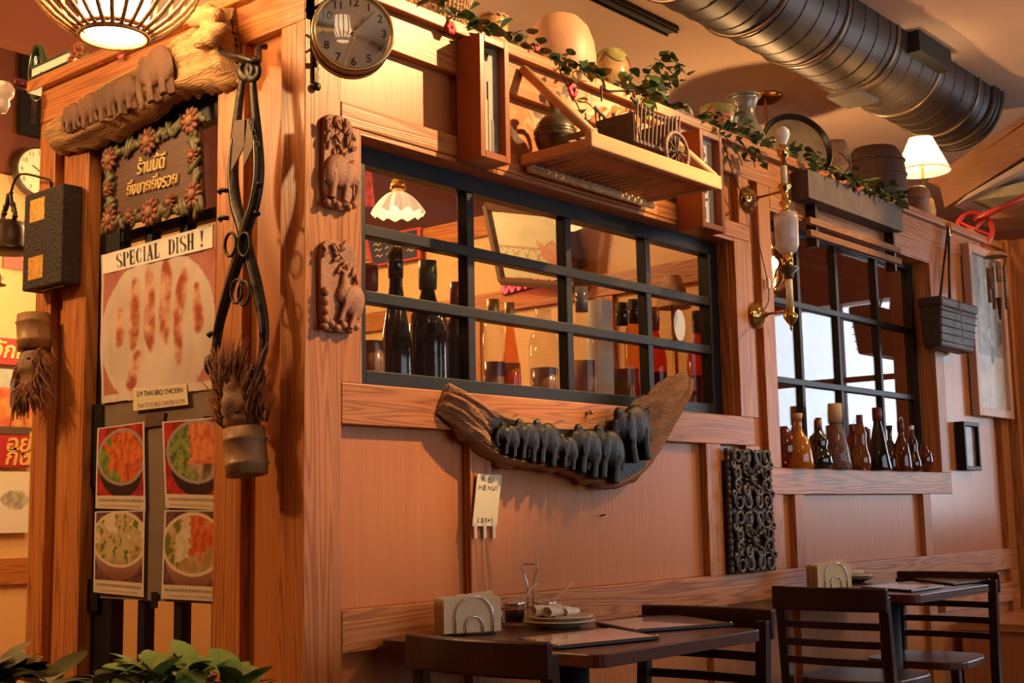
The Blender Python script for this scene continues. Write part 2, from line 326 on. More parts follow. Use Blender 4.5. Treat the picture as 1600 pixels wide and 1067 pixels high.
# ledge on top of the partition
lg = S(MB().box(-.03, 5.22, -.03, .36, 2.545, ZL).build('trim_1', M['oakX'], bevel=.004))
S(MB().box(-.03, .30, .36, 1.42, 2.545, ZL).build('trim_2', M['oakY'], bevel=.004))
# ---- window 1: black sash of twelve panes
w = S(thing('window_1', None, None, (1.2, .1, 1.447)))
xs = [.29, .745, 1.246, 1.728, 2.145]; zs = [1.498, 1.711, 1.905, 2.095]
f = MB(); f.box(.206, xs[0], .075, .125, 1.448, 2.161); f.box(xs[-1], 2.224, .075, .125, 1.448, 2.161); f.box(xs[0], xs[-1], .075, .125, 1.448, zs[0]); f.box(xs[0], xs[-1], .075, .125, zs[-1], 2.161)
f.build('frame', M['black'], w, bevel=.002)
for x in xs[1:-1]: MB().box(x-.017, x+.017, .08, .122, zs[0], zs[-1]).build('muntin', M['black'], w, bevel=.003)
for z in zs[1:-1]: MB().box(xs[0], xs[-1], .078, .122, z-.017, z+.017).build('muntin', M['black'], w, bevel=.003)
for i in range(4):
    for j in range(3): MB().box(xs[i], xs[i+1], .102, .105, zs[j], zs[j+1]).build('pane', M['glass'], w)
# ---- window 2
w = S(thing('window_2', None, None, (3.3, .1, 1.25)))
xs = [2.56, 2.936, 3.313, 3.752, 4.14]; zs = [1.262, 1.634, 1.981, 2.30]
f = MB(); f.box(2.53, xs[0], .09, .14, 1.25, 2.34); f.box(xs[-1], 4.186, .09, .14, 1.25, 2.34); f.box(xs[0], xs[-1], .09, .14, 1.25, zs[0]); f.box(xs[0], xs[-1], .09, .14, zs[-1], 2.34)
f.build('frame', M['black'], w, bevel=.002)
for x in xs[1:-1]: MB().box(x-.014, x+.014, .095, .135, zs[0], zs[-1]).build('muntin', M['black'], w, bevel=.003)
for z in zs[1:-1]: MB().box(xs[0], xs[-1], .093, .135, z-.014, z+.014).build('muntin', M['black'], w, bevel=.003)
for i in range(4):
    for j in range(3): MB().box(xs[i], xs[i+1], .112, .115, zs[j], zs[j+1]).build('pane', M['glass'], w)
# ---- partition with the poster window (wall_left)
m = MB(); m.box(.036, .15, .036, .377, 0, 2.54); m.box(.036, .15, 1.073, 1.37, 0, 2.54); m.box(.036, .15, .377, 1.073, 2.40, 2.54)
wl = S(m.build('wall_left', M['veneer']))
def lboard(kind, y0, y1, z0, z1, mat, x0=0., x1=.035): return MB().box(x0, x1, y0, y1, z0, z1).build(kind, M[mat], wl, bevel=.0025)
for y0, y1 in ((.0355, .101), (.263, .377), (1.073, 1.199), (1.272, 1.37)): lboard('stile', y0, y1, 0, 2.43, 'oakZ')
lboard('stile', -.0005, .0355, 0, 2.43, 'oakZ', -.001, .002)
lboard('rail', 0, 1.37, 2.43, 2.545, 'oakY', -.002); lboard('rail', .377, 1.073, 2.36, 2.43, 'oakY', 0)
for y0, y1 in ((.101, .263), (1.199, 1.272)): lboard('panel', y0, y1, 0, 2.43, 'veneer', .03, .038)
MB().box(.002, .15, 1.064, 1.074, 0, 2.40).build('jamb', M['oakZ'], wl); MB().box(.002, .15, .376, .386, 0, 2.40).build('jamb', M['oakZ'], wl); MB().box(.03, .16, 1.36, 1.375, 0, 2.545).build('jamb', M['oakZ'], wl)
w = S(thing('window_5', None, None, (.06, .7, 0)))
ys = [onX(u, 1000, .055).y for u in (177, 222, 279)]
f = MB(); f.box(.046, .09, ys[0], 1.064, 0, 2.36); f.box(.046, .09, .386, .45, 0, 2.36); f.box(.046, .09, .45, ys[0], 2.26, 2.36); f.box(.046, .09, .45, ys[0], 0, .2)
f.build('frame', M['black'], w, bevel=.002)
for y in ys[1:]: MB().box(.05, .085, y-.02, y+.02, .2, 2.26).build('muntin', M['black'], w, bevel=.003)
for z in (.62, 1.40, 1.98): MB().box(.05, .085, .45, ys[0], z-.017, z+.017).build('muntin', M['black'], w, bevel=.003)
for i in range(3):
    y0 = [.45, ys[2], ys[1]][i]; y1 = [ys[2], ys[1], ys[0]][i]
    MB().box(.066, .069, y0, y1, .2, 2.26).build('pane', M['glass'], w)
# ---- the room behind the partition
S(MB().box(2.45, 2.55, .16, 3.7, 0, 2.54).build('wall_side', M['yellowwall']))
ws = bpy.data.objects['wall_side']
for z0, z1 in ((1.30, 1.42), (2.05, 2.15), (2.44, 2.54)): MB().box(2.42, 2.45, .16, 3.7, z0, z1).build('rail', M['oakY'], ws, bevel=.002)
for y in (.75, 1.55, 2.55): MB().box(2.425, 2.45, y, y+.1, 1.42, 2.05).build('stile', M['oakZ'], ws, bevel=.002)
MB().box(-.5, 2.45, 3.68, 3.7, 0, 2.9).build('panel', M['yellowwall'], wb)
z0 = onY(20, 913, 3.66).z; z1 = onY(20, 872, 3.66).z
MB().box(-.5, 2.45, 3.655, 3.68, z0, z1).build('rail', M['oakX'], wb, bevel=.002)
MB().box(-.5, 2.45, 3.655, 3.68, 2.52, 2.62).build('rail', M['oakX'], wb, bevel=.002)
# bottle shelf behind window 1
t = thing('back_shelf', 'oak shelf board behind the black twelve-pane window carrying bottles', 'shelf', (1.2, .26, 1.425))
MB().box(.03, 2.40, .161, .40, 1.425, 1.455).build('board', M['oakX'], t, bevel=.003)
for x in (.1, 1.2, 2.3): MB().prism([(x, .161, 1.425), (x, .161, 1.25), (x, .36, 1.425)], (.03, 0, 0)).build('bracket', M['oakZ'], t)
# ---- right hand end: post and bench
S(MB().box(5.24, 5.75, -.16, .2, 0, 2.6).build('wall_post', M['oakZ'], bevel=.004))
po = bpy.data.objects['wall_post']
MB().box(5.20, 5.26, -.05, .05, 0, 2.6).build('trim_board', M['oakZ'], po, bevel=.003)
t = thing('wooden_bench', 'built-in wooden bench against the wall past the far dark table', 'bench', (5, -.3, 0))
MB().box(4.20, 5.22, -.66, -.02, .47, .51).build('seat', M['oakY'], t, bevel=.004)
MB().box(4.23, 5.2, -.62, -.03, 0, .47).build('base_panel', M['veneer'], t)
zsf = onY(30, 70, 3.0).z
S(MB().box(-5, 2.44, 3.0, 3.1, zsf, ZC).build('wall_soffit', M['redwall']))
q = onY(938, 806, .03); MB().tube([(q.x, .03, q.z), (q.x, .008, q.z+.004)], .003, 6).build('nail', M['iron'], wr)
# ================================================================ ceiling: duct, slot diffuser, pendant
DY = .38
c0 = onY(1100, -55, DY); c1 = onY(1505, 165, DY); zc = (onY(1395, 105, DY).z); R0 = 74*mpp(onY(1395, 105, DY))
xe = onY(1492, 150, DY).x
t = thing('spiral_duct', 'round dark metal spiral duct hanging under the ceiling above the lamp', 'duct', (4, DY, zc))
prof = []; m = MB()
n = 40; Mx = Matrix(((0, 0, 1), (0, 1, 0), (-1, 0, 0)))
m.lathe([(R0, 1.2), (R0, xe)], 40, (0, DY, zc), Mx); m.build('duct_shell', M['duct'], t, autos=40)
sm = MB()          # spiral lock seam
P = []
for i in range(int((xe-1.2)/.15*32)):
    a = 2*PI*i/32; P.append((1.2+.15*i/32, DY+R0*1.004*math.cos(a), zc+R0*1.004*math.sin(a)))
sm.tube(P, .0035, 4); sm.build('spiral_seam', M['duct'], t, smooth=True)
band_m = simple('galvanised_band', (.30, .22, .17), .35, metal=.8)
for x in [1.9+.58*k for k in range(12)]:
    if x < xe: MB().tube([(x, DY+R0*1.01*math.cos(a), zc+R0*1.01*math.sin(a)) for a in [2*PI*k/40 for k in range(40)]], .012, 6, closed=True).build('joint_band', band_m, t, smooth=True)
for dx in (.02, -.05, -.11): MB().tube([(xe+dx, DY+R0*1.03*math.cos(a), zc+R0*1.03*math.sin(a)) for a in [2*PI*k/40 for k in range(40)]], .02, 6, closed=True).build('end_ring', M['duct'], t, smooth=True)
for x in (3.2, 5.6): MB().tube([(x, DY, ZC), (x, DY, zc+R0)], .008, 6).build('hanger_rod', M['iron'], t)
q = onY(1440, 60, DY-.25)
MB().box(q.x-.25, q.x+.2, DY-R0-.06, DY-R0*.6, q.z-.16, q.z+.16).build('side_register', M['blackmat'], t, bevel=.004)
q = onY(1300, 150, DY-.2)
g = MB().box(q.x+.02, q.x+.26, DY-.33, DY-.16, q.z-.0, q.z+.02); g.build('damper_plate', simple('pale_sheet_metal', (.26, .2, .15), .6, metal=.2), t, bevel=.003)
a = onZ(940, -8, ZC); b = onZ(1050, 45, ZC)
t = thing('slot_diffuser', 'long black slot air diffuser set in the ceiling', 'air vent', (a+b)/2)
d = (b-a).normalized()
MB().bar(a-d*1.2+Vector((0, 0, -.012)), b+Vector((0, 0, -.012)), .09, .024).build('body', M['blackmat'], t)
for s in (-.03, .03):
    o = Vector((-d.y, d.x, 0))*s; MB().bar(a-d*1.2+o+Vector((0, 0, -.028)), b+o+Vector((0, 0, -.028)), .012, .012).build('rail', M['iron'], t)
# pendant whose shade throws the round shadow
pc = onZ(1195, 150, ZC)
t = thing('shaded_pendant', 'brass ceiling pendant with a wide shade hanging behind the black tray', 'pendant lamp', pc)
MB().lathe([(.001, -.055), (.05, -.05), (.10, -.03), (.115, -.012), (.115, 0)], 28, pc).build('canopy', M['brass'], t, smooth=True)
zb = 3.0
MB().tube([pc+Vector((0, 0, -.05)), Vector((pc.x, pc.y, zb+.16))], .009, 8).build('rod', M['copper'], t)
MB().lathe([(.03, .17), (.12, .14), (.2, .08), (.245, .02), (.25, .0), (.24, .0), (.19, .07), (.12, .13), (.03, .155)], 32, (pc.x, pc.y, zb)).build('shade', simple('dark_enamel_shade', (.1, .05, .03), .5), t, smooth=True)
MB().ball((pc.x, pc.y, zb-.42), .035).build('bulb', emis('pendant_bulb_glow', WARM, 2000), t, smooth=True)
MB().tube([(pc.x, pc.y, zb+.16), (pc.x, pc.y, zb-.39)], .01, 8).build('socket', M['brass'], t)
# ================================================================ bamboo lanterns
def lantern(name, label, c, s, strength):
    t = thing(name, label, 'lantern', c)
    c = Vector(c)
    prof = [(.075, 0), (.13, .035), (.18, .09), (.195, .15), (.185, .21), (.14, .28), (.08, .32)]
    for k in range(26):
        a = 2*PI*k/26; pp = spline([(r*math.cos(a)*s, r*math.sin(a)*s, h*s) for r, h in prof], 13)
        MB().tube([c+q for q in pp], .0056*s, 6).build('bamboo_rib', M['rattan_o'], t, smooth=True)
    for r, h in ((.078, 0.), (.083, .012), (.08, .32)):
        MB().tube([c+Vector((r*math.cos(a)*s, r*math.sin(a)*s, h*s)) for a in [2*PI*k/32 for k in range(32)]], .006*s, 6, closed=True).build('bamboo_ring', M['rattan_o'], t, smooth=True)
    MB().lathe([(.001, .004), (.063, .004), (.078, .03), (.085, .15), (.075, .29), (.001, .30)], 28, c, Matrix.Scale(s, 3)).build('glowing_diffuser', emis('lantern_glow_'+name, (1, .62, .28), strength), t, smooth=True)
    MB().tube([c+Vector((0, 0, .3*s)), Vector((c.x, c.y, ZC))], .004, 6).build('cord', M['blackmat'], t)
    MB().lathe([(.001, -.03), (.05, -.02), (.055, 0)], 20, (c.x, c.y, ZC)).build('canopy', M['blackmat'], t, smooth=True)
    return t
lb = CAM + ray(178, 57)*3.35
lantern('bamboo_lantern', 'round bamboo cage lantern glowing above the poster window', lb, 1.12, 42)
lantern('bamboo_lantern', 'bamboo cage lantern hanging over the aisle before the far window', (4.9, -1.15, 2.42), 1.1, 30)
lantern('bamboo_lantern', 'bamboo cage lantern hanging in the hall opposite the corner clock', (-1.0, -1.75, 2.9), 1.1, 20)
# ================================================================ things on the right wall
def Tw(u0, v0, y):   # local 2-D frame on the wall: origin at a pixel, x right, z up, metres
    p = onY(u0, v0, y); return p
# ---- box frames
def box_frame(name, label, x0, x1, z0, z1, d, kind):
    t = thing(name, label, 'box frame', ((x0+x1)/2, -.004, z0))
    fw = .022
    for a in ((x0, x0+fw), (x1-fw, x1)): MB().box(a[0], a[1], -d, -.003, z0, z1).build('frame_side', M['cherry'], t, bevel=.002)
    for a in ((z0, z0+fw), (z1-fw, z1)): MB().box(x0+fw, x1-fw, -d, -.003, a[0], a[1]).build('frame_end', M['cherry'], t, bevel=.002)
    if kind == 'silver':
        MB().box(x0+fw, x1-fw, -d+.03, -.003, z0+fw, z1-fw).build('backing', simple('grey_silk_backing', (.25, .21, .16), .5, var=.4, vscale=12), t)
        for i, (a, w, h) in enumerate(((.3, .012, .16), (.55, .016, .22), (.75, .01, .10))):
            MB().box(x0+fw+.01+a*(x1-x0-2*fw-.03), x0+fw+.01+a*(x1-x0-2*fw-.03)+w, -d+.026, -d+.032, z0+fw+.012, z0+fw+.012+h).build('inlay_strip', simple('pale_inlay_%d' % i, (.34-.05*i, .28-.04*i, .2), .5), t)
    else:
        MB().box(x0+fw, x1-fw, -d+.035, -.003, z0+fw, z1-fw).build('backing', M['paper'], t)
        xm = x0+(x1-x0)*.42
        for zz in (z0+.12, z0+.26):
            k = MB().tube([(xm, -d+.03, zz-.075), (xm, -d+.03, zz+.06)], .004, 6).tube([(xm-.014, -d+.03, zz), (xm+.014, -d+.03, zz)], .006, 6).tube([(xm, -d+.024, zz+.03), (xm, -d+.036, zz+.03)], .008, 6)
            k.build('silver_ornament', M['steel'], t, smooth=True)
        MB().box(x1-fw-.03, x1-fw-.005, -d+.032, -d+.036, z0+fw+.01, z1-fw-.01).build('mat_strip', simple('tan_mat', (.5, .36, .2), .7), t)
box_frame('shadow_box', 'deep red-brown box frame with a grey silk panel inside beside the slatted shelf', .598, .735, 2.15, 2.535, .10, 'silver')
box_frame('shadow_box', 'deep red-brown box frame holding two silver ornaments on cream paper', 1.81, 1.97, 2.125, 2.50, .115, 'cream')
# ---- slatted shelf
zs_ = 2.20; x0, x1 = .90, 1.60; yd = -.31
t = thing('slatted_shelf', 'slatted wooden wall shelf on slanting struts above the black sash window', 'shelf', (1.25, -.15, zs_))
for k in range(19): xx = x0+.02+(x1-x0-.04)*k/18; MB().box(xx-.011, xx+.011, yd+.02, -.02, zs_, zs_+.014).build('slat', M['rattan_d'] if False else wood_slat if 'wood_slat' in globals() else globals().setdefault('wood_slat', wood('shelf_slat_wood', (.40, .17, .06), (.22, .075, .024), 'Y', rings=.2)), t)
MB().box(x0-.03, x1+.03, yd, yd+.028, zs_-.006, zs_+.045).build('front_bar', M['pine'], t, bevel=.006)
MB().box(x0+.02, x1-.02, -.028, -.002, zs_-.012, zs_+.03).build('back_bar', M['pine'], t, bevel=.004)
MB().tube([(x0, -.035, zs_-.02), (x1, -.035, zs_-.02)], .012, 8).build('rod', M['rattan_o'], t, smooth=True)
for xx in (x0, x1):
    MB().box(xx-.012, xx+.012, yd+.02, -.01, zs_-.004, zs_+.03).build('side_bar', M['pine'], t, bevel=.003)
    MB().tube([(xx+.01, -.012, zs_+.32), (xx+.01, yd+.02, zs_+.04)], .0165, 10).build('strut', M['pine'], t, smooth=True)
ZS = zs_+.0142
# jugs on the shelf
JUG = [(.001, 0), (.036, 0), (.05, .02), (.066, .06), (.07, .09), (.062, .12), (.04, .145), (.02, .16), (.016, .185), (.018, .20), (.026, .208)]
p = onY(868, 230, -.10)
def jug(label, x, y, s, spout):
    t = thing('bronze_jug', label, 'jug', (x, y, ZS))
    MB().lathe([(r*s, h*s) for r, h in JUG], 24, (x, y, ZS)).build('body', M['bronze'], t, smooth=True)
    MB().tube([Vector((x, y, ZS))+Vector(q)*s for q in spline([(.02, -.0, .185), (.06, 0, .19), (.085, 0, .15), (.066, 0, .1)] if not spout else [(-.015, 0, .18), (-.045, 0, .215), (-.06, 0, .2)], 8)], [.008*s]*8, 8).build('spout' if spout else 'handle', M['bronze'], t, smooth=True)
    for zr in (.075, .09, .1): MB().tube([(x+.0705*s*math.cos(a), y+.0705*s*math.sin(a), ZS+zr*s) for a in [2*PI*k/24 for k in range(24)]], .0015*s, 4, closed=True).build('band', M['bronze'], t)
    if spout: MB().tube([Vector((x, y, ZS))+Vector(q)*s for q in spline([(.05, 0, .13), (.1, 0, .13), (.11, 0, .07), (.068, 0, .05)], 8)], .007*s, 8).build('handle', M['bronze'], t, smooth=True)
jug('narrow-necked dark bronze jug standing on the slatted shelf with a drooping handle', onY(868, 235, -.085).x, -.085, .98, False)
jug('dark bronze pitcher with curved spout standing behind the narrow-necked jug on the shelf', onY(910, 225, -.085).x+.03, -.075, .85, True)
# ox cart model
ct = simple('dark_cart_wood', (.085, .05, .035), .6, bump=.3, bscale=120, var=.3, vscale=30)
cm2 = simple('grey_cart_wood', (.20, .13, .10), .65, bump=.3, bscale=120, var=.3, vscale=30)
t = thing('model_ox_cart', 'dark wooden model ox cart with spoked wheels on the slatted shelf', 'model cart', (1.31, -.17, ZS))
cx, cy = 1.31, -.17; zb_ = ZS+.075
def wheel(y):
    o = MB().tube([(cx+.075+.068*math.cos(a), y, ZS+.07+.068*math.sin(a)) for a in [2*PI*k/28 for k in range(28)]], .0075, 6, closed=True).build('wheel', cm2, t, smooth=True)
    sp = MB()
    for k in range(10): a = 2*PI*k/10; sp.tube([(cx+.075, y, ZS+.07), (cx+.075+.066*math.cos(a), y, ZS+.07+.066*math.sin(a))], .003, 5)
    sp.build('spokes', ct, o, smooth=True); MB().tube([(cx+.075, y-.022, ZS+.07), (cx+.075, y+.02, ZS+.07)], [.006, .013], 10).build('hub', cm2, o, smooth=True)
wheel(cy-.115); wheel(cy+.10)
MB().tube([(cx+.075, cy-.115, ZS+.07), (cx+.075, cy+.1, ZS+.07)], .006, 8).build('axle', ct, t)
MB().box(cx-.12, cx+.14, cy-.08, cy+.07, zb_, zb_+.012).build('bed', ct, t)
for yy in (cy-.08, cy+.07):
    for k in range(12): xx = cx-.115+.25*k/11; MB().tube([(xx, yy, zb_), (xx, yy-(.012 if yy < cy else -.012), zb_+.115+.025*abs(k-5.5)/5.5)], .0035, 5).build('side_slat', cm2, t)
    MB().tube(spline([(cx-.135, yy, zb_+.145), (cx-.05, yy, zb_+.118), (cx+.06, yy, zb_+.118), (cx+.155, yy, zb_+.15)], 9), .0065, 6).build('side_rail', cm2, t, smooth=True)
MB().box(cx+.13, cx+.14, cy-.08, cy+.07, zb_, zb_+.125).build('tail_board', ct, t); MB().box(cx-.125, cx-.115, cy-.08, cy+.07, zb_, zb_+.1).build('head_board', ct, t)
for yy in (cy-.05, cy+.04): MB().bar((cx-.1, yy, zb_-.01), (cx-.36, yy*.5+cy*.5, ZS+.05), .012, .012).build('shaft', cm2, t)
MB().bar((cx-.36, cy-.10, ZS+.055), (cx-.36, cy+.08, ZS+.055), .014, .016).build('yoke', cm2, t)
for yy in (cy-.06, cy+.05): MB().tube([(cx-.36, yy, ZS), (cx-.36, yy, ZS+.12)], .003, 5).build('yoke_pin', ct, t)
MB().bar((cx-.1, cy, zb_), (cx-.1, cy, ZS+.0), .012, .012).build('prop_leg', ct, t)
# ---- carved elephant plaques
def elephant(T, mat, parent, s=1., mirror=False, rem=.004, trunk='down', name='elephant'):
    """side-on elephant, head towards -x, height 1, width about 1.15; T maps local to world"""
    m = MB()
    m.ball((.14, 0, .62), (.46, .27, .35), 16, 10); m.ball((.38, 0, .54), (.24, .24, .32)); m.ball((-.34, 0, .66), (.23, .20, .27), 14, 9); m.ball((-.38, 0, .84), (.15, .16, .13))
    tr = {'down': [(-.48, 0, .70), (-.60, 0, .5), (-.60, 0, .26), (-.54, 0, .1), (-.64, 0, .06)], 'up': [(-.4, 0, .75), (-.5, 0, .95), (-.42, 0, 1.15), (-.5, 0, 1.3)], 'in': [(-.48, 0, .66), (-.6, 0, .45), (-.52, 0, .22), (-.38, 0, .24)]}[trunk]
    m.tube(spline(tr, 12), [.14-.085*i/11 for i in range(12)], 8)
    for yy in (-.17, .17): m.ball((-.17, yy*1.28, .60), (.14, .05, .25), M=Matrix.Rotation(.25, 3, 'Y'))
    for lx, yy in ((-.12, -.13), (-.02, .13), (.34, -.13), (.42, .13)):
        m.tube([(lx, yy, .55), (lx-.02, yy, .3), (lx, yy, .0)], [.14, .105, .11], 8)
    m.tube([(.56, 0, .72), (.64, 0, .5), (.62, 0, .3)], [.035, .025, .03], 6)
    m.tube([(-.45, -.1, .58), (-.58, -.12, .56)], [.03, .012], 6)
    m.v = [T(q.x*s*(-1 if mirror else 1), q.y*s, q.z*s) for q in m.v]
    return m.build(name, mat, parent, remesh=rem)
def plaque(name, label, u0, v0, u1, v1, kind):
    a, b = onY(u0, v1, -.003), onY(u1, v0, -.003); cx, cz = (a.x+b.x)/2, (a.z+b.z)/2; w, h = b.x-a.x, b.z-a.z
    t = thing(name, label, 'wood carving', (cx, -.004, a.z))
    pts = []
    for k in range(24):
        an = 2*PI*k/24; ex = math.copysign(abs(math.cos(an))**.45, math.cos(an)); ez = math.copysign(abs(math.sin(an))**.35, math.sin(an)); jit = 1+.02*random.uniform(-1, 1)
        pts.append((cx+ex*w*.49*jit, -.003, cz+ez*h*.49))
    MB().prism(pts, (0, -.014, 0)).build('backing_slab', M['plaque'], t, bevel=.003)
    lf = MB()
    random.seed(hash(kind) % 100 if False else len(kind))
    for k in range(34):
        fx = random.uniform(-.44, .44); fz = random.uniform(.08, .46) if kind == 'forest' else random.uniform(.05, .47)
        if kind == 'rearing' and fx < -.12 and fz < .3: continue
        ang = random.uniform(-60, 60); lf.ball((cx+fx*w, -.018-random.random()*.008, cz+fz*h), (.006, .006, .016), 6, 5, M=Matrix.Rotation(math.radians(ang), 3, 'Y'))
    lf.build('leaves', M['plaque'], t, smooth=True)
    st = MB()
    for k in range(6): st.ball((cx+(-.42+.168*k)*w, -.02, cz-.45*h+.01*(k % 2)), (w*.1, .012, h*.045), 8, 6)
    if kind == 'rearing':
        for k in range(4): st.ball((cx-.40*w, -.02, cz+(-.38+.1*k)*h), (w*.09, .012, h*.052), 8, 6)
    st.build('rocks', M['plaque'], t, smooth=True)
    if kind == 'forest':
        Tm = Matrix.Translation((cx-.02*w, -.022, cz-.41*h)) @ rmat('Y', 6) @ Matrix.Diagonal((.10, .06, .135, 1))
        elephant(lambda x, y, z: Tm @ Vector((x, y, z)), M['plaque'], t, mirror=True, rem=.003, trunk='down')
    else:
        Tm = Matrix.Translation((cx+.02*w, -.022, cz-.40*h)) @ rmat('Y', 24) @ Matrix.Diagonal((.085, .06, .13, 1))
        elephant(lambda x, y, z: Tm @ Vector((x, y, z)), M['plaque'], t, rem=.003, trunk='up')
plaque('elephant_plaque', 'small brown carved plaque of an elephant standing on rocks under leaves', 500, 188, 549, 325, 'forest')
plaque('elephant_plaque', 'small brown carved plaque of an elephant rearing beside a bamboo stalk', 495, 382, 553, 518, 'rearing')
# ---- driftwood carving of elephants
def driftwood(name, top, bot, depth, T, mat, parent, nu=110, nv=26, seed=0., amp=1., hollow=None):
    """top and bot: outline point lists in metres (a, b); T(a, b, d) maps to world with d away from the wall"""
    tp = spline([(a, b, 0) for a, b in top], nu+1); bt = spline([(a, b, 0) for a, b in bot], nu+1)
    m = MB()
    def fn(side):
        def g(i, j):
            k = round(i*nu); p = tp[k].lerp(bt[k], j)
            e = min(1., 4*j*(1-j)*1.6)**.5; ee = min(1, i*18, (1-i)*18)
            L = i*1.4
            n = noise.noise((L*2.2+seed, j*17, seed))*.6 + noise.noise((L*5+seed, j*34, 3.1))*.4; n2 = noise.noise((L*3, j*3.1+seed, 1.7))
            d = depth*(.55+.3*n2)*e*(.35+.65*ee) + .012*amp*n*e
            if hollow and side > 0: d *= 1-.72*hollow(i, j)
            w = .006*amp*noise.noise((i*30, j*2+seed, 9.)) if j in (0, 1) else 0
            return T(p.x, p.y+w*1.5, .004 if side < 0 else max(.006, d))
        return g
    m.grid(fn(1), nu, nv); m.grid(fn(-1), nu, nv)
    a = 0; b = (nu+1)*(nv+1)
    for i in range(nu):
        for j in (0, nv):
            q = i*(nv+1)+j; m.f.append((a+q, a+q+nv+1, b+q+nv+1, b+q))
    for i in (0, nu):
        for j in range(nv):
            q = i*(nv+1)+j; m.f.append((a+q, a+q+1, b+q+1, b+q))
    return m.build(name, mat, parent, smooth=True)
def W(u, v): p = onY(u, v, -.03); return (p.x, p.z)
top = [W(*q) for q in ((708, 597), (742, 618), (790, 645), (830, 652), (880, 660), (935, 655), (985, 640), (1020, 612), (1050, 592), (1076, 580))]
bot = [W(*q) for q in ((690, 648), (735, 688), (780, 722), (830, 733), (880, 738), (930, 758), (968, 767), (1012, 738), (1042, 690), (1084, 597))]
t = thing('driftwood_elephant_carving', 'long curved driftwood log carved with a file of dark elephants below the sash window', 'wood carving', (1.2, -.02, 1.16))
hol = lambda i, j: max(0, min(1, (i-.13)*9))*max(0, min(1, (.80-i)*9))*max(0, min(1, (j-.10)*9))*max(0, min(1, (.88-j)*9))
driftwood('log', top, bot, .10, lambda a, b, d: Vector((a, -d, b)), M['drift'], t, seed=2.3, amp=2.2, hollow=hol)
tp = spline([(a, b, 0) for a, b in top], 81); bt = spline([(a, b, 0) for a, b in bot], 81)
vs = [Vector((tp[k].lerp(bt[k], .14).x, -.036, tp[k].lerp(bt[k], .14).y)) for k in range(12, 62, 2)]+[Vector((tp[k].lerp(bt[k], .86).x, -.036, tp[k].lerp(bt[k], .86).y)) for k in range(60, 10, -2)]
MB().prism(vs, (0, -.006, 0)).build('dark_hollow_sheet', M['carved'], t)  # thin dark sheet set in the carved recess behind the elephants
for (u, v, hpx, rz) in ((788, 712, 52, 12), (815, 719, 64, 12), (845, 726, 70, 10), (880, 732, 54, 12), (908, 742, 78, 14), (940, 749, 84, 14), (990, 722, 92, -8)):
    b = onY(u, v, -.05); s = hpx*mpp(b)
    Tm = Matrix.Translation((b.x, -.058, b.z)) @ rmat('Y', rz) @ Matrix.Diagonal((s*.86, s*.5, s, 1))
    elephant(lambda x, y, z: Tm @ Vector((x, y, z)), M['carved'], t, rem=.003, trunk='in' if hpx < 70 else 'down')
MB().lathe([(.001, 0), (.008, .002), (.008, .02), (.001, .024)], 10, (onY(916, 645).x, -.004, onY(916, 645).z), Matrix(((1, 0, 0), (0, 0, -1), (0, 1, 0)))).build('screw', M['steel'], t, smooth=True)
# ---- paper sign
a = onY(745, 740, -.006); b = onY(783, 742, -.006); c = onY(737, 822, -.006); d = onY(775, 822, -.006)
t = thing('menu_note', 'small cream card with handwritten new menu note under the carved driftwood', 'sign', ((c+d)/2))
MB().prism([c, d, b, a], (0, -.003, 0)).build('card', simple('cream_card', (.70, .58, .36), .6), t)
for k in (.12, .5, .88):
    p = c.lerp(d, k); MB().box(p.x-.006, p.x+.006, -.01, -.004, p.z-.035, p.z+.01).build('tape_tab', simple('clear_tape_%d' % int(k*100), (.62, .5, .36), .3), t)
ex = (b-a).normalized(); ez = (a-c); ez.normalize(); wd = (b-a).length; hh = (a-c).length
def Tn(x, y): return a+ex*(x*wd)-ez*((1-y)*hh)+Vector((0, -.0045, 0))
HW = {'N': [[(0, 0), (0, 1), (.7, 0), (.7, 1)]], 'E': [[(.6, 1), (0, 1), (0, 0), (.6, 0)], [(0, .5), (.5, .5)]], 'W': [[(0, 1), (.2, 0), (.45, .7), (.7, 0), (.9, 1)]], 'M': [[(0, 0), (.05, 1), (.4, .4), (.75, 1), (.8, 0)]], 'U': [[(0, 1), (.05, .1), (.35, 0), (.6, .15), (.65, 1)]],
      '!': [[(0, 1.1), (.05, .2)], [(.05, -.1), (.06, -.2)]], '(': [[(.25, 1.1), (0, .6), (0, .3), (.25, -.2)]], ')': [[(0, 1.1), (.25, .6), (.25, .3), (0, -.2)]], 'e': [[(.5, .95), (.1, .9), (.15, .55), (.45, .5), (.05, .4), (.05, .05), (.55, .05)], [(.3, 1.1), (.3, .95)]], 'C': [[(.5, .8), (.2, .85), (0, .45), (.2, .1), (.5, .2)]], 'H': [[(0, .2), (0, .8)], [(.4, .2), (.4, .8)], [(0, .5), (.4, .5)]]}
im = MB()
def hand(txt, x, y, s, adv):
    for ch in txt:
        for st in HW.get(ch, []): im.stroke([(x+px_*s, y+py_*s*.45) for px_, py_ in st], .018, Tn)
        x += adv
hand('NEW', .22, .86, .18, .22); hand('MENU!', .10, .70, .17, .185); hand('(eCH)', .18, .08, .17, .14)
im.build('handwriting', M['ink'], t)
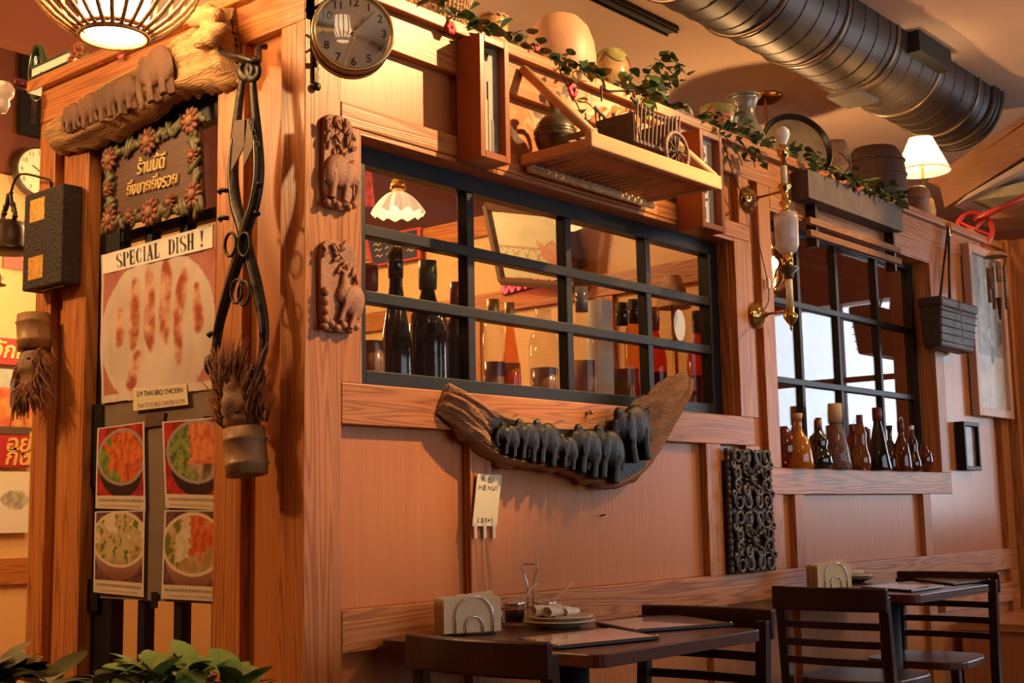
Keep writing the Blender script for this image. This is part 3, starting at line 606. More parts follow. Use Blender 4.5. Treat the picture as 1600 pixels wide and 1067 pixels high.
# ---- ornate pierced carving
a = onY(1129, 896, -.004); b = onY(1198, 702, -.004); x0, x1, z0, z1 = 2.073, 2.398, .846, 1.318
t = thing('ornate_carved_panel', 'tall dark carved wood panel of scrolls and flowers beside the oak stile', 'wood carving', ((x0+x1)/2, -.004, z0))
pts = [(x0, -.003, z0), (x1, -.003, z0), (x1, -.003, z1), (x0, -.003, z1)]
MB().prism(pts, (0, -.012, 0)).build('backing_board', M['carved'], t, bevel=.002)
gm = simple('carved_black_brown', (.075, .05, .038), .42, bump=.2, bscale=120, var=.35, vscale=40)
W2_, H2_ = (x1-x0)/2, (z1-z0)/2
def scroll(cx, cz, r, a0, turns, hand_, tail):
    pts = []
    for i in range(20):
        f_ = i/19; an = a0+hand_*f_*turns*2*PI; rr = r*(1-.8*f_); pts.append((cx+rr*math.cos(an), -.022-.010*math.sin(f_*PI), cz+rr*math.sin(an)))
    return pts
for rep in range(2):
    zc_ = z0+H2_*(.5+rep); xc_ = (x0+x1)/2
    for sx in (-1, 1):
        for sz in (-1, 1):
            for (fx, fz, r, a0, tn) in ((.24, .70, .036, -1.4, 1.4), (.66, .72, .040, -2.2, 1.5), (.70, .22, .032, 2.6, 1.4), (.30, .40, .022, -2, 1.2), (.90, .50, .02, 2.2, 1.1)):
                pp = scroll(xc_+sx*fx*W2_, zc_+sz*fz*H2_*.5*1.0, r, 0, tn, 1, 0)
                pp = [(xc_+sx*fx*W2_+sx*(math.cos(a0)*(q[0]-xc_-sx*fx*W2_)-math.sin(a0)*(q[2]-zc_-sz*fz*H2_*.5)), q[1], zc_+sz*fz*H2_*.5+sz*(math.sin(a0)*(q[0]-xc_-sx*fx*W2_)+math.cos(a0)*(q[2]-zc_-sz*fz*H2_*.5))) for q in pp]
                MB().tube(pp, [.0085-.003*i/19 for i in range(20)], 6).ball(pp[-1], .009, 7, 5).build('scroll', gm, t, smooth=True)
            lp = spline([(xc_+sx*.06*W2_, -.02, zc_+sz*.10*H2_), (xc_+sx*.2*W2_, -.03, zc_+sz*.26*H2_), (xc_+sx*.16*W2_, -.026, zc_+sz*.44*H2_), (xc_, -.02, zc_+sz*.5*H2_)], 10)
            MB().tube(lp, [.004+.006*math.sin(PI*i/9) for i in range(10)], 6).build('acanthus_leaf', gm, t, smooth=True)
    fl = MB().ball((xc_, -.026, zc_), (.016, .012, .02), 10, 7)
    for k in range(12): an = 2*PI*k/12; fl.ball((xc_+.034*math.cos(an), -.022, zc_+.036*math.sin(an)), (.013, .008, .006), 8, 5, M=Matrix.Rotation(-an, 3, 'Y'))
    fl.build('flower', gm, t, smooth=True)
    for sx in (-1, 1):
        bd = MB()
        for k in range(9): bd.ball((xc_+sx*W2_*.985, -.016, z0+H2_*(rep+(k+.5)/9)), (.010, .012, .016), 8, 5)
        bd.build('beaded_edge', gm, t, smooth=True)
# ---- double wall sconce
p_up = onY(1168, 312, -.003); p_lo = onY(1182, 493, -.003); ys_ = -.24; X = onY(1230, 380, ys_).x
zt = onY(1227, 205, ys_).z; zbm = onY(1238, 515, ys_).z
def zz(v): return onY(1231, v, ys_).z
t = thing('candle_sconce', 'brass wall sconce with two candle sockets, glass chimney and one bare white bulb', 'wall lamp', (X, ys_, zbm))
RX = Matrix(((1, 0, 0), (0, 0, 1), (0, -1, 0)))
for p in (p_up, p_lo): MB().lathe([(.055, 0), (.056, .006), (.045, .012), (.04, .02), (.028, .026), (.016, .034), (.01, .05), (.001, .052)], 24, (p.x, -.002, p.z), Matrix(((1, 0, 0), (0, 0, -1), (0, 1, 0)))).build('wall_plate', M['brass'], t, smooth=True)
for p, v in ((p_up, 300), (p_lo, 484)): MB().tube([(p.x, -.04, p.z), (X, ys_, zz(v))], .0055, 8).build('arm', M['copper'], t, smooth=True)
L_ = lambda prof: [(r, zz(v)) for r, v in prof]
MB().lathe(L_([(.012, 268), (.012, 250), (.022, 247), (.022, 232), (.016, 230)]), 20, (X, ys_, 0)).build('lamp_socket', M['brass'], t, smooth=True)
MB().lathe(L_([(.013, 292), (.013, 262)]), 16, (X, ys_, 0)).build('candle_tube', M['cream'], t, smooth=True)
bb = zz(232); MB().lathe([(.013, bb-.01), (.016, bb+.012), (.026, bb+.03), (.031, bb+.048), (.028, bb+.064), (.016, bb+.076), (.001, bb+.08)], 20, (X, ys_, 0)).build('bulb', simple('frosted_bulb', (.85, .8, .72), .25), t, smooth=True)
MB().lathe(L_([(.010, 336), (.022, 331), (.012, 326), (.026, 318), (.012, 314), (.014, 305), (.012, 300), (.028, 294), (.026, 291), (.008, 289)]), 20, (X, ys_, 0)).build('drip_cup', M['brass'], t, smooth=True)
MB().lathe(L_([(.018, 398), (.036, 393), (.045, 384), (.047, 345), (.046, 335), (.0455, 335), (.0455, 384), (.036, 391), (.018, 395)]), 28, (X, ys_, 0)).build('glass_chimney', thin_glass('frosted_chimney_glass', (.93, .9, .88), rough=.1, haze=.4, hazecol=(.95, .9, .88)), t, smooth=True)
MB().tube([(X, ys_, zz(396)), (X, ys_, zz(333))], .004, 8).build('inner_tube', M['copper'], t)
MB().lathe(L_([(.018, 418), (.02, 412), (.02, 396), (.016, 394)]), 20, (X, ys_, 0)).build('chimney_holder', M['brass'], t, smooth=True)
MB().lathe(L_([(.012, 437), (.02, 432), (.018, 428), (.042, 420), (.04, 417), (.015, 415)]), 24, (X, ys_, 0)).build('bobeche', M['bronze'], t, smooth=True)
MB().lathe(L_([(.0135, 480), (.0135, 434)]), 16, (X, ys_, 0)).build('candle_tube', M['cream'], t, smooth=True)
MB().lathe(L_([(.001, 516), (.007, 512), (.004, 508), (.012, 505), (.024, 498), (.03, 492), (.016, 487), (.018, 480), (.012, 478)]), 20, (X, ys_, 0)).build('finial', M['brass'], t, smooth=True)
# cord from the sconce
cp = [onY(*q, -.02) for q in ((1126, 205), (1141, 258), (1155, 294), (1166, 315))]
MB().tube(spline(cp, 14), .003, 6).build('cord', M['blackmat'], t, smooth=True)
cp = [onY(*q, -.012) for q in ((1170, 325), (1188, 390), (1199, 440), (1201, 470), (1190, 490))]
MB().tube(spline(cp, 14), .0025, 6).build('cord', M['blackmat'], t, smooth=True)
q = onY(1200, 443, -.012); MB().box(q.x-.008, q.x+.008, -.02, -.006, q.z-.022, q.z+.022).build('inline_switch', M['cream'], t, bevel=.004)
# ---- clock on bracket
cc = onY(552, 50, -.21)
t = thing('bracket_clock', 'round brown double-sided station clock on a scrolled iron bracket at the corner', 'clock', cc)
nrm = Vector((-.70, -.71, 0)).normalized()   # the face turns towards the doorway side
nrm = (rmat('Z', 9) @ nrm).normalized()
rx = nrm.cross(Vector((0, 0, -1))).normalized(); uz = Vector((0, 0, 1)); rc = .104
def CM(x, y, z): return cc+rx*x+uz*y+nrm*z
Mc = Matrix((rx, uz, nrm)).transposed()
MB().lathe([(rc*.9, -.075), (rc, -.07), (rc, -.005), (rc*1.0, .0)], 48, cc, Mc).build('case', simple('bronze_brown_case', (.17, .10, .06), .3, metal=.7), t, autos=40)
MB().tube([CM(rc*.99*math.cos(a), rc*.99*math.sin(a), .0) for a in [2*PI*k/48 for k in range(48)]], .0055, 8, closed=True).build('bezel', simple('brass_bezel', (.5, .36, .17), .3, metal=.9), t, smooth=True)
MB().tube([CM(rc*1.003*math.cos(a), rc*1.003*math.sin(a), -.04) for a in [2*PI*k/48 for k in range(48)]], .002, 6, closed=True).build('case_seam', M['iron'], t, smooth=True)
MB().lathe([(.001, .001), (rc*.96, .001), (rc*.96, .002), (.001, .002)], 48, cc, Mc).build('dial', simple('ivory_dial', (.90, .78, .55), .5), t)
MB().lathe([(.001, .0075), (rc*.2, .0073), (rc*.4, .0068), (rc*.6, .006), (rc*.8, .0048), (rc*.95, .0035)], 48, cc, Mc).build('lens', thin_glass('clock_glass', (1, 1, 1)), t, smooth=True)
nm = MB(); dm = simple('dial_brown_ink', (.05, .03, .015), .6)
for h in range(1, 13):
    an = PI/2-2*PI*h/12; k = text_mb(str(h), .030, lambda x, y, z: CM(rc*.77*math.cos(an)+x, rc*.77*math.sin(an)+y-.0105, .0026), offset=.0006)
    nm.add(k.v, k.f)
    for q in range(5):
        a2 = an-2*PI*q/60; r0_ = .90 if q == 0 else .925; nm.stroke([(r0_*rc*math.cos(a2), r0_*rc*math.sin(a2)), (.945*rc*math.cos(a2), .945*rc*math.sin(a2))], .0016 if q == 0 else .0008, lambda x, y: CM(x, y, .0026))
nm.build('numerals', dm, t)
for an, l, w in ((PI/2-2*PI*(1.12/12), .5, .006), (PI/2-2*PI*(7.2/60), .78, .004)):
    MB().stroke([(-.012*math.cos(an), -.012*math.sin(an)), (rc*l*.5*math.cos(an), rc*l*.5*math.sin(an)), (rc*l*math.cos(an), rc*l*math.sin(an))], [w*.6, w, w*.3], lambda x, y: CM(x, y, .0032)).build('hand', simple('gilt_hand_%d' % int(l*100), (.22, .15, .06), .35, metal=.6), t)
MB().ball(CM(0, 0, .003), .004).build('hand_boss', M['brass'], t, smooth=True)
q = CM(rc*.98*math.cos(.12), rc*.98*math.sin(.12), -.02); MB().ball(q, .006).build('thumbscrew', M['iron'], t, smooth=True)
# bracket
bz0, bz1 = onY(492, 130).z, 2.50; bx = onY(492, 100).x
MB().box(bx-.008, bx+.008, -.008, -.002, bz0, bz1).build('bracket_plate', M['iron'], t)
MB().bar((bx, -.006, 2.47), (cc.x, cc.y, 2.47), .004, .010).build('bracket_arm', M['iron'], t)
MB().bar((bx, -.006, bz0+.05), (bx-.1, -.10, cc.z-.01), .006, .014).build('bracket_brace', M['iron'], t)
MB().tube([(cc.x, cc.y, 2.475), (cc.x, cc.y, cc.z+rc*.9)]-Vector() if False else [(cc.x-nrm.x*.035, cc.y-nrm.y*.035, 2.475), (cc.x-nrm.x*.035, cc.y-nrm.y*.035, cc.z+rc*.95)], .006, 8).build('hanger', M['iron'], t)
for k, (dx, dz, r) in enumerate(((.02, .04, .026), (.045, .075, .018), (.025, -.005, .014))):
    e = Vector((bx, -.006, cc.z+dz))+Vector((-.62, -.78, 0))*dx*1.3
    MB().tube([e+Vector((-.62*r*math.cos(a), -.78*r*math.cos(a), r*math.sin(a))) for a in [2*PI*j/20 for j in range(20)]], .0035, 6, closed=True).build('bracket_scroll', M['iron'], t, smooth=True)
MB().ball((bx, -.01, bz0-.012), (.012, .008, .012)).build('mounting_screw', M['iron'], t, smooth=True)
# ================================================================ on the ledge
def ledge_x(u, v, y): return onY(u, v, y).x
def pot(name, label, cat, u, vt, y, rpx, prof, mat, n=32, base=ZL):
    """profile radii in units of rpx, heights 0..1 between the ledge and the pixel row vt"""
    p = onY(u, vt, y); r = rpx*mpp(p); h = p.z-base
    t = thing(name, label, cat, (p.x, y, base))
    MB().lathe([(a*r, base+b*h) for a, b in prof], n, (p.x, y, 0)).build('body', M[mat] if isinstance(mat, str) else mat, t, smooth=True)
    return t, Vector((p.x, y, base)), r, h
def ring(c, r, z, rad, n=32, twist=0): return MB().tube([(c.x+r*math.cos(a), c.y+r*math.sin(a), z+twist*math.sin(a*14)) for a in [2*PI*k/(n*3 if twist else n) for k in range(n*3 if twist else n)]], rad, 6, closed=True)
# wide woven basket
p = onY(690, 4, .15); r = 56*mpp(p)
t = thing('woven_tray_basket', 'wide shallow open-weave rattan basket at the clock end of the ledge', 'basket', (p.x, .17, ZL)); c = Vector((p.x, .17, ZL))
zt_ = onY(738, 14, .15).z
nrow = 8
for k in range(nrow):
    f_ = k/(nrow-1); ring(c, r*(.72+.28*f_), ZL+.02+(zt_-ZL)*f_, .0045, 40, .003 if k % 2 else -.003).build('weave_ring', M['rattan'], t, smooth=True)
for k in range(44): a = 2*PI*k/44; MB().tube([(c.x+r*.72*math.cos(a), c.y+r*.72*math.sin(a), ZL+.01), (c.x+r*1.0*math.cos(a), c.y+r*1.0*math.sin(a), zt_)], .003, 5).build('stake', M['rattan_o'], t)
MB().lathe([(.001, ZL), (r*.72, ZL), (r*.74, ZL+.012), (.001, ZL+.012)], 32, (c.x, c.y, 0)).build('bottom', M['rattan'], t)
# small cylindrical basket
t, c, r, h = pot('lidded_basket', 'small upright woven amber basket with braided rim beside the wide rattan basket', 'basket', 769, 30, .16, 25, [(.001, 0), (.86, 0), (.9, .1), (.98, .9), (1, 1), (.93, 1), (.9, .15), (.001, .12)], wood('plaited_strips', (.62, .35, .12), (.36, .17, .05), 'Z', rings=.3, ringscale=30, fibre=.8, rough=.5, bump=.5))
ring(c, r*1.0, ZL+h, .005, 28, .003).build('braided_rim', M['rattan'], t, smooth=True); ring(c, r*.93, ZL+h*.2, .004, 28, .002).build('braided_band', M['rattan'], t, smooth=True)
for k in range(5): ring(c, r*(.92+.014*k), ZL+h*(.3+.13*k), .002, 28, .002).build('weave_band', M['rattan_o'], t, smooth=True)
# big clay pot
pot('clay_pot', 'large round terracotta water pot turned upside down on the ledge', 'pot', 874, 22, .19, 56, [(.001, 0), (.72, 0), (.85, .12), (.97, .3), (1, .45), (.95, .63), (.8, .81), (.55, .93), (.25, .99), (.001, 1)], 'clay', 40)
# glazed jars with drip
def dripped(name, label, u, vt, y, rpx, prof, mat, zf):
    t, c, r, h = pot(name, label, 'jar', u, vt, y, rpx, prof, mat)
    dm_ = MB(); rr = [(a, b) for a, b in prof]
    def rad(f_):
        for (a0, b0), (a1, b1) in zip(prof, prof[1:]):
            if b0 <= f_ <= b1 and b1 > b0: return (a0+(a1-a0)*(f_-b0)/(b1-b0))*r
        return prof[-1][0]*r
    def fn(i, j):
        a = 2*PI*i; low = zf-.10*(noise.noise((math.cos(a)*2.2, math.sin(a)*2.2, r*9))+.3)*2; f_ = 1-(1-low)*j; q = rad(f_)+.0035
        return (c.x+q*math.cos(a), c.y+q*math.sin(a), ZL+f_*h)
    dm_.grid(fn, 40, 6); dm_.build('drip_glaze', M['drip'], t, smooth=True)
dripped('glazed_jar', 'brown egg-shaped glazed jar with crusty drip rim beside the large clay pot', 955, 80, .14, 31, [(.001, 0), (.6, 0), (.8, .15), (.98, .42), (1, .55), (.92, .75), (.72, .92), (.5, 1)], 'glazeb', .86)
dripped('glazed_bowl_jar', 'coral glazed squat jar with olive drip rim next to the grey vase', 1120, 168, .12, 31, [(.001, 0), (.7, 0), (.9, .2), (1, .5), (.99, .7), (.88, .92), (.8, 1)], 'glaze', .86)
# silver tankard lying in foliage
p = onY(1022, 185, .02)
t = thing('enamel_mug', 'pale ribbed metal mug lying on its side among the ivy', 'mug', (p.x, .03, ZL))
Ml = Matrix.Rotation(math.radians(62), 3, 'X') @ Matrix.Rotation(math.radians(0), 3, 'Z')
MB().lathe([(.034, -.05), (.036, -.048), (.037, .0), (.042, .045), (.045, .05), (.041, .049), (.034, -.04), (.001, -.04)], 28, (p.x, .03, ZL+.055), Ml).build('body', simple('pale_enamel', (.62, .56, .46), .3, metal=.3), t, smooth=True)
for k in range(4): MB().tube([Vector((p.x, .03, ZL+.055))+Ml @ Vector((.041*math.cos(a), .041*math.sin(a), .02+.008*k)) for a in [2*PI*j/28 for j in range(28)]], .002, 5, closed=True).build('rib', M['steel'], t, smooth=True)
# shell
p = onY(1072, 185, .03)
t = thing('pale_shell', 'pale ribbed shell among the ivy beside the coral jar', 'shell', (p.x, .04, ZL))
def shf(i, j):
    a = -1.25+2.5*i; rr = .075*j*(1+.05*math.cos(i*PI*22)); return (p.x+rr*math.sin(a), .04-.03*math.sin(PI*j)*math.cos(a*.8), ZL+.005+rr*math.cos(a))
MB().grid(shf, 44, 8).build('fan', simple('shell_cream', (.62, .48, .33), .4, var=.2, vscale=30), t, smooth=True)
MB().ball((p.x, .045, ZL+.008), (.014, .010, .010)).build('hinge', simple('shell_hinge', (.5, .36, .24), .5), t, smooth=True)
# grey vase with handles
t, c, r, h = pot('grey_vase', 'tall grey-green glazed vase with flared neck and small handles', 'vase', 1162, 152, .20, 33, [(.001, 0), (.6, 0), (.8, .12), (1, .3), (.96, .42), (.7, .58), (.5, .70), (.5, .82), (.66, .95), (.78, 1), (.7, 1), (.45, .85)], 'greyvase')
for s in (-1, 1): MB().tube(spline([(c.x+s*r*.5, c.y, ZL+h*.84), (c.x+s*r*.72, c.y, ZL+h*.8), (c.x+s*r*.72, c.y, ZL+h*.66), (c.x+s*r*.56, c.y, ZL+h*.62)], 10), .007, 8).build('handle', M['greyvase'], t, smooth=True)
ring(c, r*.76, ZL+h, .006).build('rim', M['greyvase'], t, smooth=True)
# black tray leaning
p = onY(1237, 232, .22); rw = 60*mpp(p)
t = thing('round_black_tray', 'large round black lacquer tray with a dull gold face standing on the ledge', 'tray', (p.x, .2, ZL))
tl = rmat('X', -12); cz_ = ZL+rw*math.cos(math.radians(12)); Mt = (Matrix.Rotation(math.radians(-36), 3, 'Z') @ Matrix.Rotation(math.radians(-12), 3, 'X') @ Matrix(((1, 0, 0), (0, 0, -1), (0, 1, 0))))
cc_ = Vector((p.x, .2, ZL+rw*.985))
MB().lathe([(.001, .0), (rw*.88, .0), (rw*.9, .006), (rw*.97, .022), (rw, .02), (rw*.97, -.012), (.001, -.012)], 48, cc_, Mt).build('rim_and_back', simple('black_lacquer', (.012, .009, .008), .35), t, autos=40)
MB().lathe([(.001, .002), (rw*.87, .002), (rw*.87, .0035), (.001, .0035)], 48, cc_, Mt).build('painted_face', simple('tarnished_gold_face', (.16, .10, .045), .5, var=.55, vscale=9), t)
# round wicker fan basket
t, c, r, h = pot('strapped_basket', 'round wicker basket with crossed cane straps between the tray and the dark woven basket', 'basket', 1304, 222, .14, 24, [(.001, 0), (.7, 0), (.95, .3), (1, .55), (.9, .85), (.7, 1), (.001, 1.0)], M['rattan'])
for a0 in (.6, -.6, 1.9): MB().tube([(c.x+r*1.03*math.cos(a)*math.cos(a0), c.y-r*1.0*abs(math.sin(a)), ZL+h*.5+h*.5*math.cos(a)*math.sin(a0)) for a in [PI*k/14 for k in range(15)]], .004, 6).build('cane_strap', M['rattan_d'], t, smooth=True)
# dark woven hat-like basket
t, c, r, h = pot('dark_fish_basket', 'big dark brown domed woven basket on the ledge above the planter', 'basket', 1366, 232, .17, 46, [(.001, 0), (.8, 0), (.95, .12), (1, .4), (.98, .65), (.9, .86), (.72, .98), (.001, 1.0)], wood('dark_plait', (.115, .052, .03), (.05, .02, .012), 'Z', rings=.2, ringscale=30, fibre=.9, rough=.6, bump=.8), 36)
for k in range(4): ring(c, r*(1.0 if k in (1, 2) else .97), ZL+h*(.12+.22*k), .005, 36, .002).build('woven_band', M['rattan_d'], t, smooth=True)
# wicker box with round lid
t, c, r, h = pot('wicker_canister', 'brown wicker canister with rounded lid beside the glowing lamp', 'basket', 1431, 292, .10, 20, [(.001, 0), (.9, 0), (.95, .1), (.95, .66), (1.02, .68), (1.02, .76), (.95, .88), (.7, .98), (.001, 1.0)], simple('brown_wicker', (.30, .14, .06), .55, bump=.5, bscale=130, var=.3, vscale=40))
ring(c, r*1.03, ZL+h*.68, .004, 28, .002).build('lid_band', M['rattan'], t, smooth=True)
# lamp
lp = onY(1441, 300, .12); lx = onY(1441, 260, .16).x; ly = .16
zb0, zsh0, zsh1 = ZL, onY(1441, 268, ly).z, onY(1434, 214, ly).z
t = thing('table_lamp', 'lit table lamp with a pale pleated cone shade standing on the ledge', 'table lamp', (lx, ly, ZL))
MB().lathe([(.001, ZL), (.075, ZL), (.07, ZL+.015), (.045, ZL+.03), (.06, ZL+.10), (.05, ZL+.17), (.02, ZL+.2), (.012, ZL+.23)], 24, (lx, ly, 0)).build('base', simple('honey_ceramic', (.6, .36, .12), .25, coat=.4), t, smooth=True)
MB().tube([(lx, ly, ZL+.2), (lx, ly, zsh0+.06)], .008, 8).build('stem', M['brass'], t)
rs0 = 43*mpp(lp); sh = bpy.data.materials.new('glowing_shade_fabric'); sh.use_nodes = True; N = sh.node_tree.nodes; L = sh.node_tree.links; N.clear()
d1 = N.new('ShaderNodeBsdfDiffuse'); d1.inputs[0].default_value = (.85, .72, .5, 1); d2 = N.new('ShaderNodeBsdfTranslucent'); d2.inputs[0].default_value = (.95, .78, .48, 1); mxs = N.new('ShaderNodeMixShader'); mxs.inputs[0].default_value = .6; oo = N.new('ShaderNodeOutputMaterial')
L.new(d1.outputs[0], mxs.inputs[1]); L.new(d2.outputs[0], mxs.inputs[2]); L.new(mxs.outputs[0], oo.inputs[0])
MB().grid(lambda i, j: (lx+(rs0+(rs0*.42-rs0)*j)*(1+.008*math.cos(i*2*PI*40))*math.cos(2*PI*i), ly+(rs0+(rs0*.42-rs0)*j)*math.sin(2*PI*i), zsh0+(zsh1-zsh0)*j), 160, 6).build('shade', sh, t, smooth=True)
for r_, z_ in ((rs0, zsh0), (rs0*.42, zsh1)): ring(Vector((lx, ly, 0)), r_, z_, .003, 40).build('shade_rim', M['cream'], t, smooth=True)
MB().ball((lx, ly, zsh0+.085), (.028, .028, .038)).build('bulb', emis('table_bulb_glow', (1, .66, .32), 330), t, smooth=True)
MB().tube([(lx, ly, zsh0+.02), (lx, ly, zsh0+.055)], .014, 10).build('socket', M['cream'], t)
MB().tube(spline([(lx+.03, ly-.06, ZL+.006), (lx+.12, .0, ZL+.008), (lx+.3, -.01, ZL+.006)], 12), .004, 6).build('cord', M['cream'], t, smooth=True)
# planter trough above window 2
y0 = -.085
a = onY(1262, 264, y0); b = onY(1410, 335, y0); c_ = onY(1258, 306, y0)
pw = simple('grey_brown_weathered_wood', (.085, .052, .038), .6, bump=.3, bscale=60, var=.3, vscale=15)
zt_ = a.z; zb_ = zt_-.125
t = thing('wooden_trough', 'long weathered grey-brown wooden planter trough mounted above the far window', 'planter', ((a.x+b.x)/2, -.09, zb_))
MB().box(a.x, b.x, y0, y0+.015, zb_, zt_).build('front_board', pw, t, bevel=.002); MB().box(a.x, b.x, -.02, -.005, zb_, zt_).build('back_board', pw, t, bevel=.002)
for x in (a.x, b.x-.015): MB().box(x, x+.015, y0+.015, -.02, zb_, zt_).build('end_board', pw, t, bevel=.002)
MB().box(a.x+.015, b.x-.015, y0+.015, -.02, zb_, zb_+.015).build('bottom_board', pw, t)
# two rail rack under the trough
zr = zb_-.10
for dz in (0, -.055): MB().box(a.x+.05, b.x+.02, -.06, -.035, zr+dz, zr+dz+.03).build('rack_rail', M['drift'], t, bevel=.003)
for x in (a.x+.12, b.x-.04): MB().box(x, x+.02, -.05, -.003, zr-.09, zb_+.01).build('rack_bracket', M['iron'], t)
TR = (a.x, b.x, zt_)
# picture light bracket wire
wr_ = [onY(*q, -.035) for q in ((940, 158), (941, 134), (950, 142), (985, 141), (991, 146), (993, 165))]
tag(MB().tube(spline(wr_, 20), .0035, 6).build('wire_bracket', M['iron'], smooth=True), 'thin bent black wire bracket on the ledge front above the model cart', 'bracket')
# ================================================================ foliage
def leaf_mesh(name, mat, l=1., w=.8, heart=True, bend=.25):
    pr = [(0, 0), (.10, .30), (.28, .46), (.5, .42), (.75, .24), (1, 0)] if heart else [(0, .03), (.2, .22), (.45, .36), (.7, .34), (.9, .18), (1, 0)]
    m = MB(); vs = []; n = len(pr)
    for k, (x, y) in enumerate(pr): vs += [(x*l, y*w, .10*y*l-bend*x*x*l), (x*l, 0, -bend*x*x*l), (x*l, -y*w, .10*y*l-bend*x*x*l)]
    fs = []
    for k in range(n-1): a = 3*k; fs += [(a, a+1, a+4, a+3), (a+1, a+2, a+5, a+4)]
    return m.add(vs, fs).mesh(name, mat, None, True)
LM = [leaf_mesh('ivy_leaf_mesh', M['leaf']), leaf_mesh('ivy_leaf_pale_mesh', M['leaf2']), leaf_mesh('shrub_leaf_mesh', M['leaf3'], heart=False, bend=.15), leaf_mesh('shrub_dark_mesh', M['leafdark'], heart=False, bend=.2)]
def put_leaf(parent, me, p, d, s, roll=0., name='leaf'):
    o = bpy.data.objects.new(name, me); COL.objects.link(o); o.parent = parent
    o.location = Vector(p)-ORG[parent.name]; d = Vector(d).normalized(); q = d.to_track_quat('X', 'Z'); o.rotation_mode = 'QUATERNION'
    o.rotation_quaternion = q @ Matrix.Rotation(roll, 3, 'X').to_quaternion(); o.scale = (s, s, s); return o
def garland(label, paths, n, size, pale, spread=.03, flowers=(), seed=1, name='ivy_garland'):
    rnd = random.Random(seed); p0 = Vector(paths[0][0]); t = thing(name, label, 'ivy', p0)
    for path in paths:
        sp = spline(path, max(8, len(path)*5)); MB().tube(sp, .0025, 5).build('vine', M['stem'], t, smooth=True)
        L_ = sum((sp[i+1]-sp[i]).length for i in range(len(sp)-1)); k = max(3, int(n*L_))
        for i in range(k):
            f_ = (i+rnd.random())/k*(len(sp)-1); j = min(int(f_), len(sp)-2); p = sp[j].lerp(sp[j+1], f_-j)
            p = p+Vector((rnd.gauss(0, spread*.5), -abs(rnd.gauss(0, spread*.5)), abs(rnd.gauss(0, spread))*.7))
            p.z = max(p.z, ZL+.01) if p.y > -.035 and p.z > ZL-.04 else p.z
            d = Vector((rnd.uniform(-1, 1), rnd.uniform(-1.2, .1), rnd.uniform(-.7, .5)))
            put_leaf(t, LM[1] if rnd.random() < pale else LM[0], p, d, size*rnd.uniform(.7, 1.25), rnd.uniform(-.6, .6))
    for (u, v, y, mt, s) in flowers:
        p = onY(u, v, y); m = MB()
        for k in range(6): an = 2*PI*k/6; m.ball(p+Vector((.55*s*math.cos(an), -.2*s, .55*s*math.sin(an))), (.5*s, .25*s, .5*s), 8, 5)
        m.build('flower', M[mt], t, smooth=True)
    return t
def LP(u, v, y=-.02): p = onY(u, v, y); return p
E1 = lambda x: (x, .0, ZL+.012)
garland('dark ivy with one red flower trailing beneath the two woven baskets', [[E1(.42), E1(.55), E1(.68), E1(.80)], [E1(.66), LP(745, 75, -.04), LP(752, 92, -.05)]], 95, .05, .3, .03, [(703, 44, -.03, 'red', .022)], 3)
garland('dark ivy spray with a red flower in front of the large clay pot', [[E1(.84), E1(.95), E1(1.1), E1(1.22), E1(1.34)], [E1(1.12), LP(875, 110, -.05), LP(885, 132, -.06), LP(895, 150, -.06), LP(905, 170, -.06)], [E1(1.25), LP(905, 108, -.05), LP(925, 128, -.06)]], 80, .046, .25, .026, [(893, 141, -.07, 'red', .026), (838, 74, -.03, 'red', .016)], 4)
garland('bushy ivy with a yellow flower spilling over the ledge above the model cart', [[E1(1.42), E1(1.55), E1(1.7), E1(1.85)], [E1(1.6), (1.63, -.01, ZL+.10), (1.70, -.02, ZL+.16), (1.8, -.02, ZL+.14)], [E1(1.66), (1.72, 0, ZL+.09), (1.82, -.02, ZL+.11)], [(1.62, -.03, ZL), LP(1010, 165, -.06), LP(990, 180, -.07)]], 105, .05, .35, .035, [(972, 196, -.06, 'yellow', .022), (985, 185, -.06, 'yellow', .022), (1012, 182, -.05, 'yellow', .018)], 5)
garland('pale ivy trailing from the ledge past the cream ornament box to the sconce', [[E1(1.95), E1(2.1), E1(2.25), E1(2.4), E1(2.55)], [E1(2.12), LP(1135, 215, -.05), LP(1152, 238, -.06), LP(1160, 258, -.06)], [E1(2.22), LP(1160, 225, -.05), LP(1175, 245, -.05), LP(1180, 262, -.05)], [E1(2.6), E1(2.8), E1(3.0)]], 105, .042, .65, .035, (), 6)
garland('fine dusty ivy with one red bloom filling the wooden trough', [[(TR[0]+(TR[1]-TR[0])*k/8, -.05, TR[2]+.01) for k in range(9)], [(TR[0]+.3+(TR[1]-TR[0]-.3)*k/6, -.075, TR[2]-.0) for k in range(7)]], 85, .045, .6, .045, [(1337, 293, -.09, 'red', .022)], 7, 'trough_ivy')
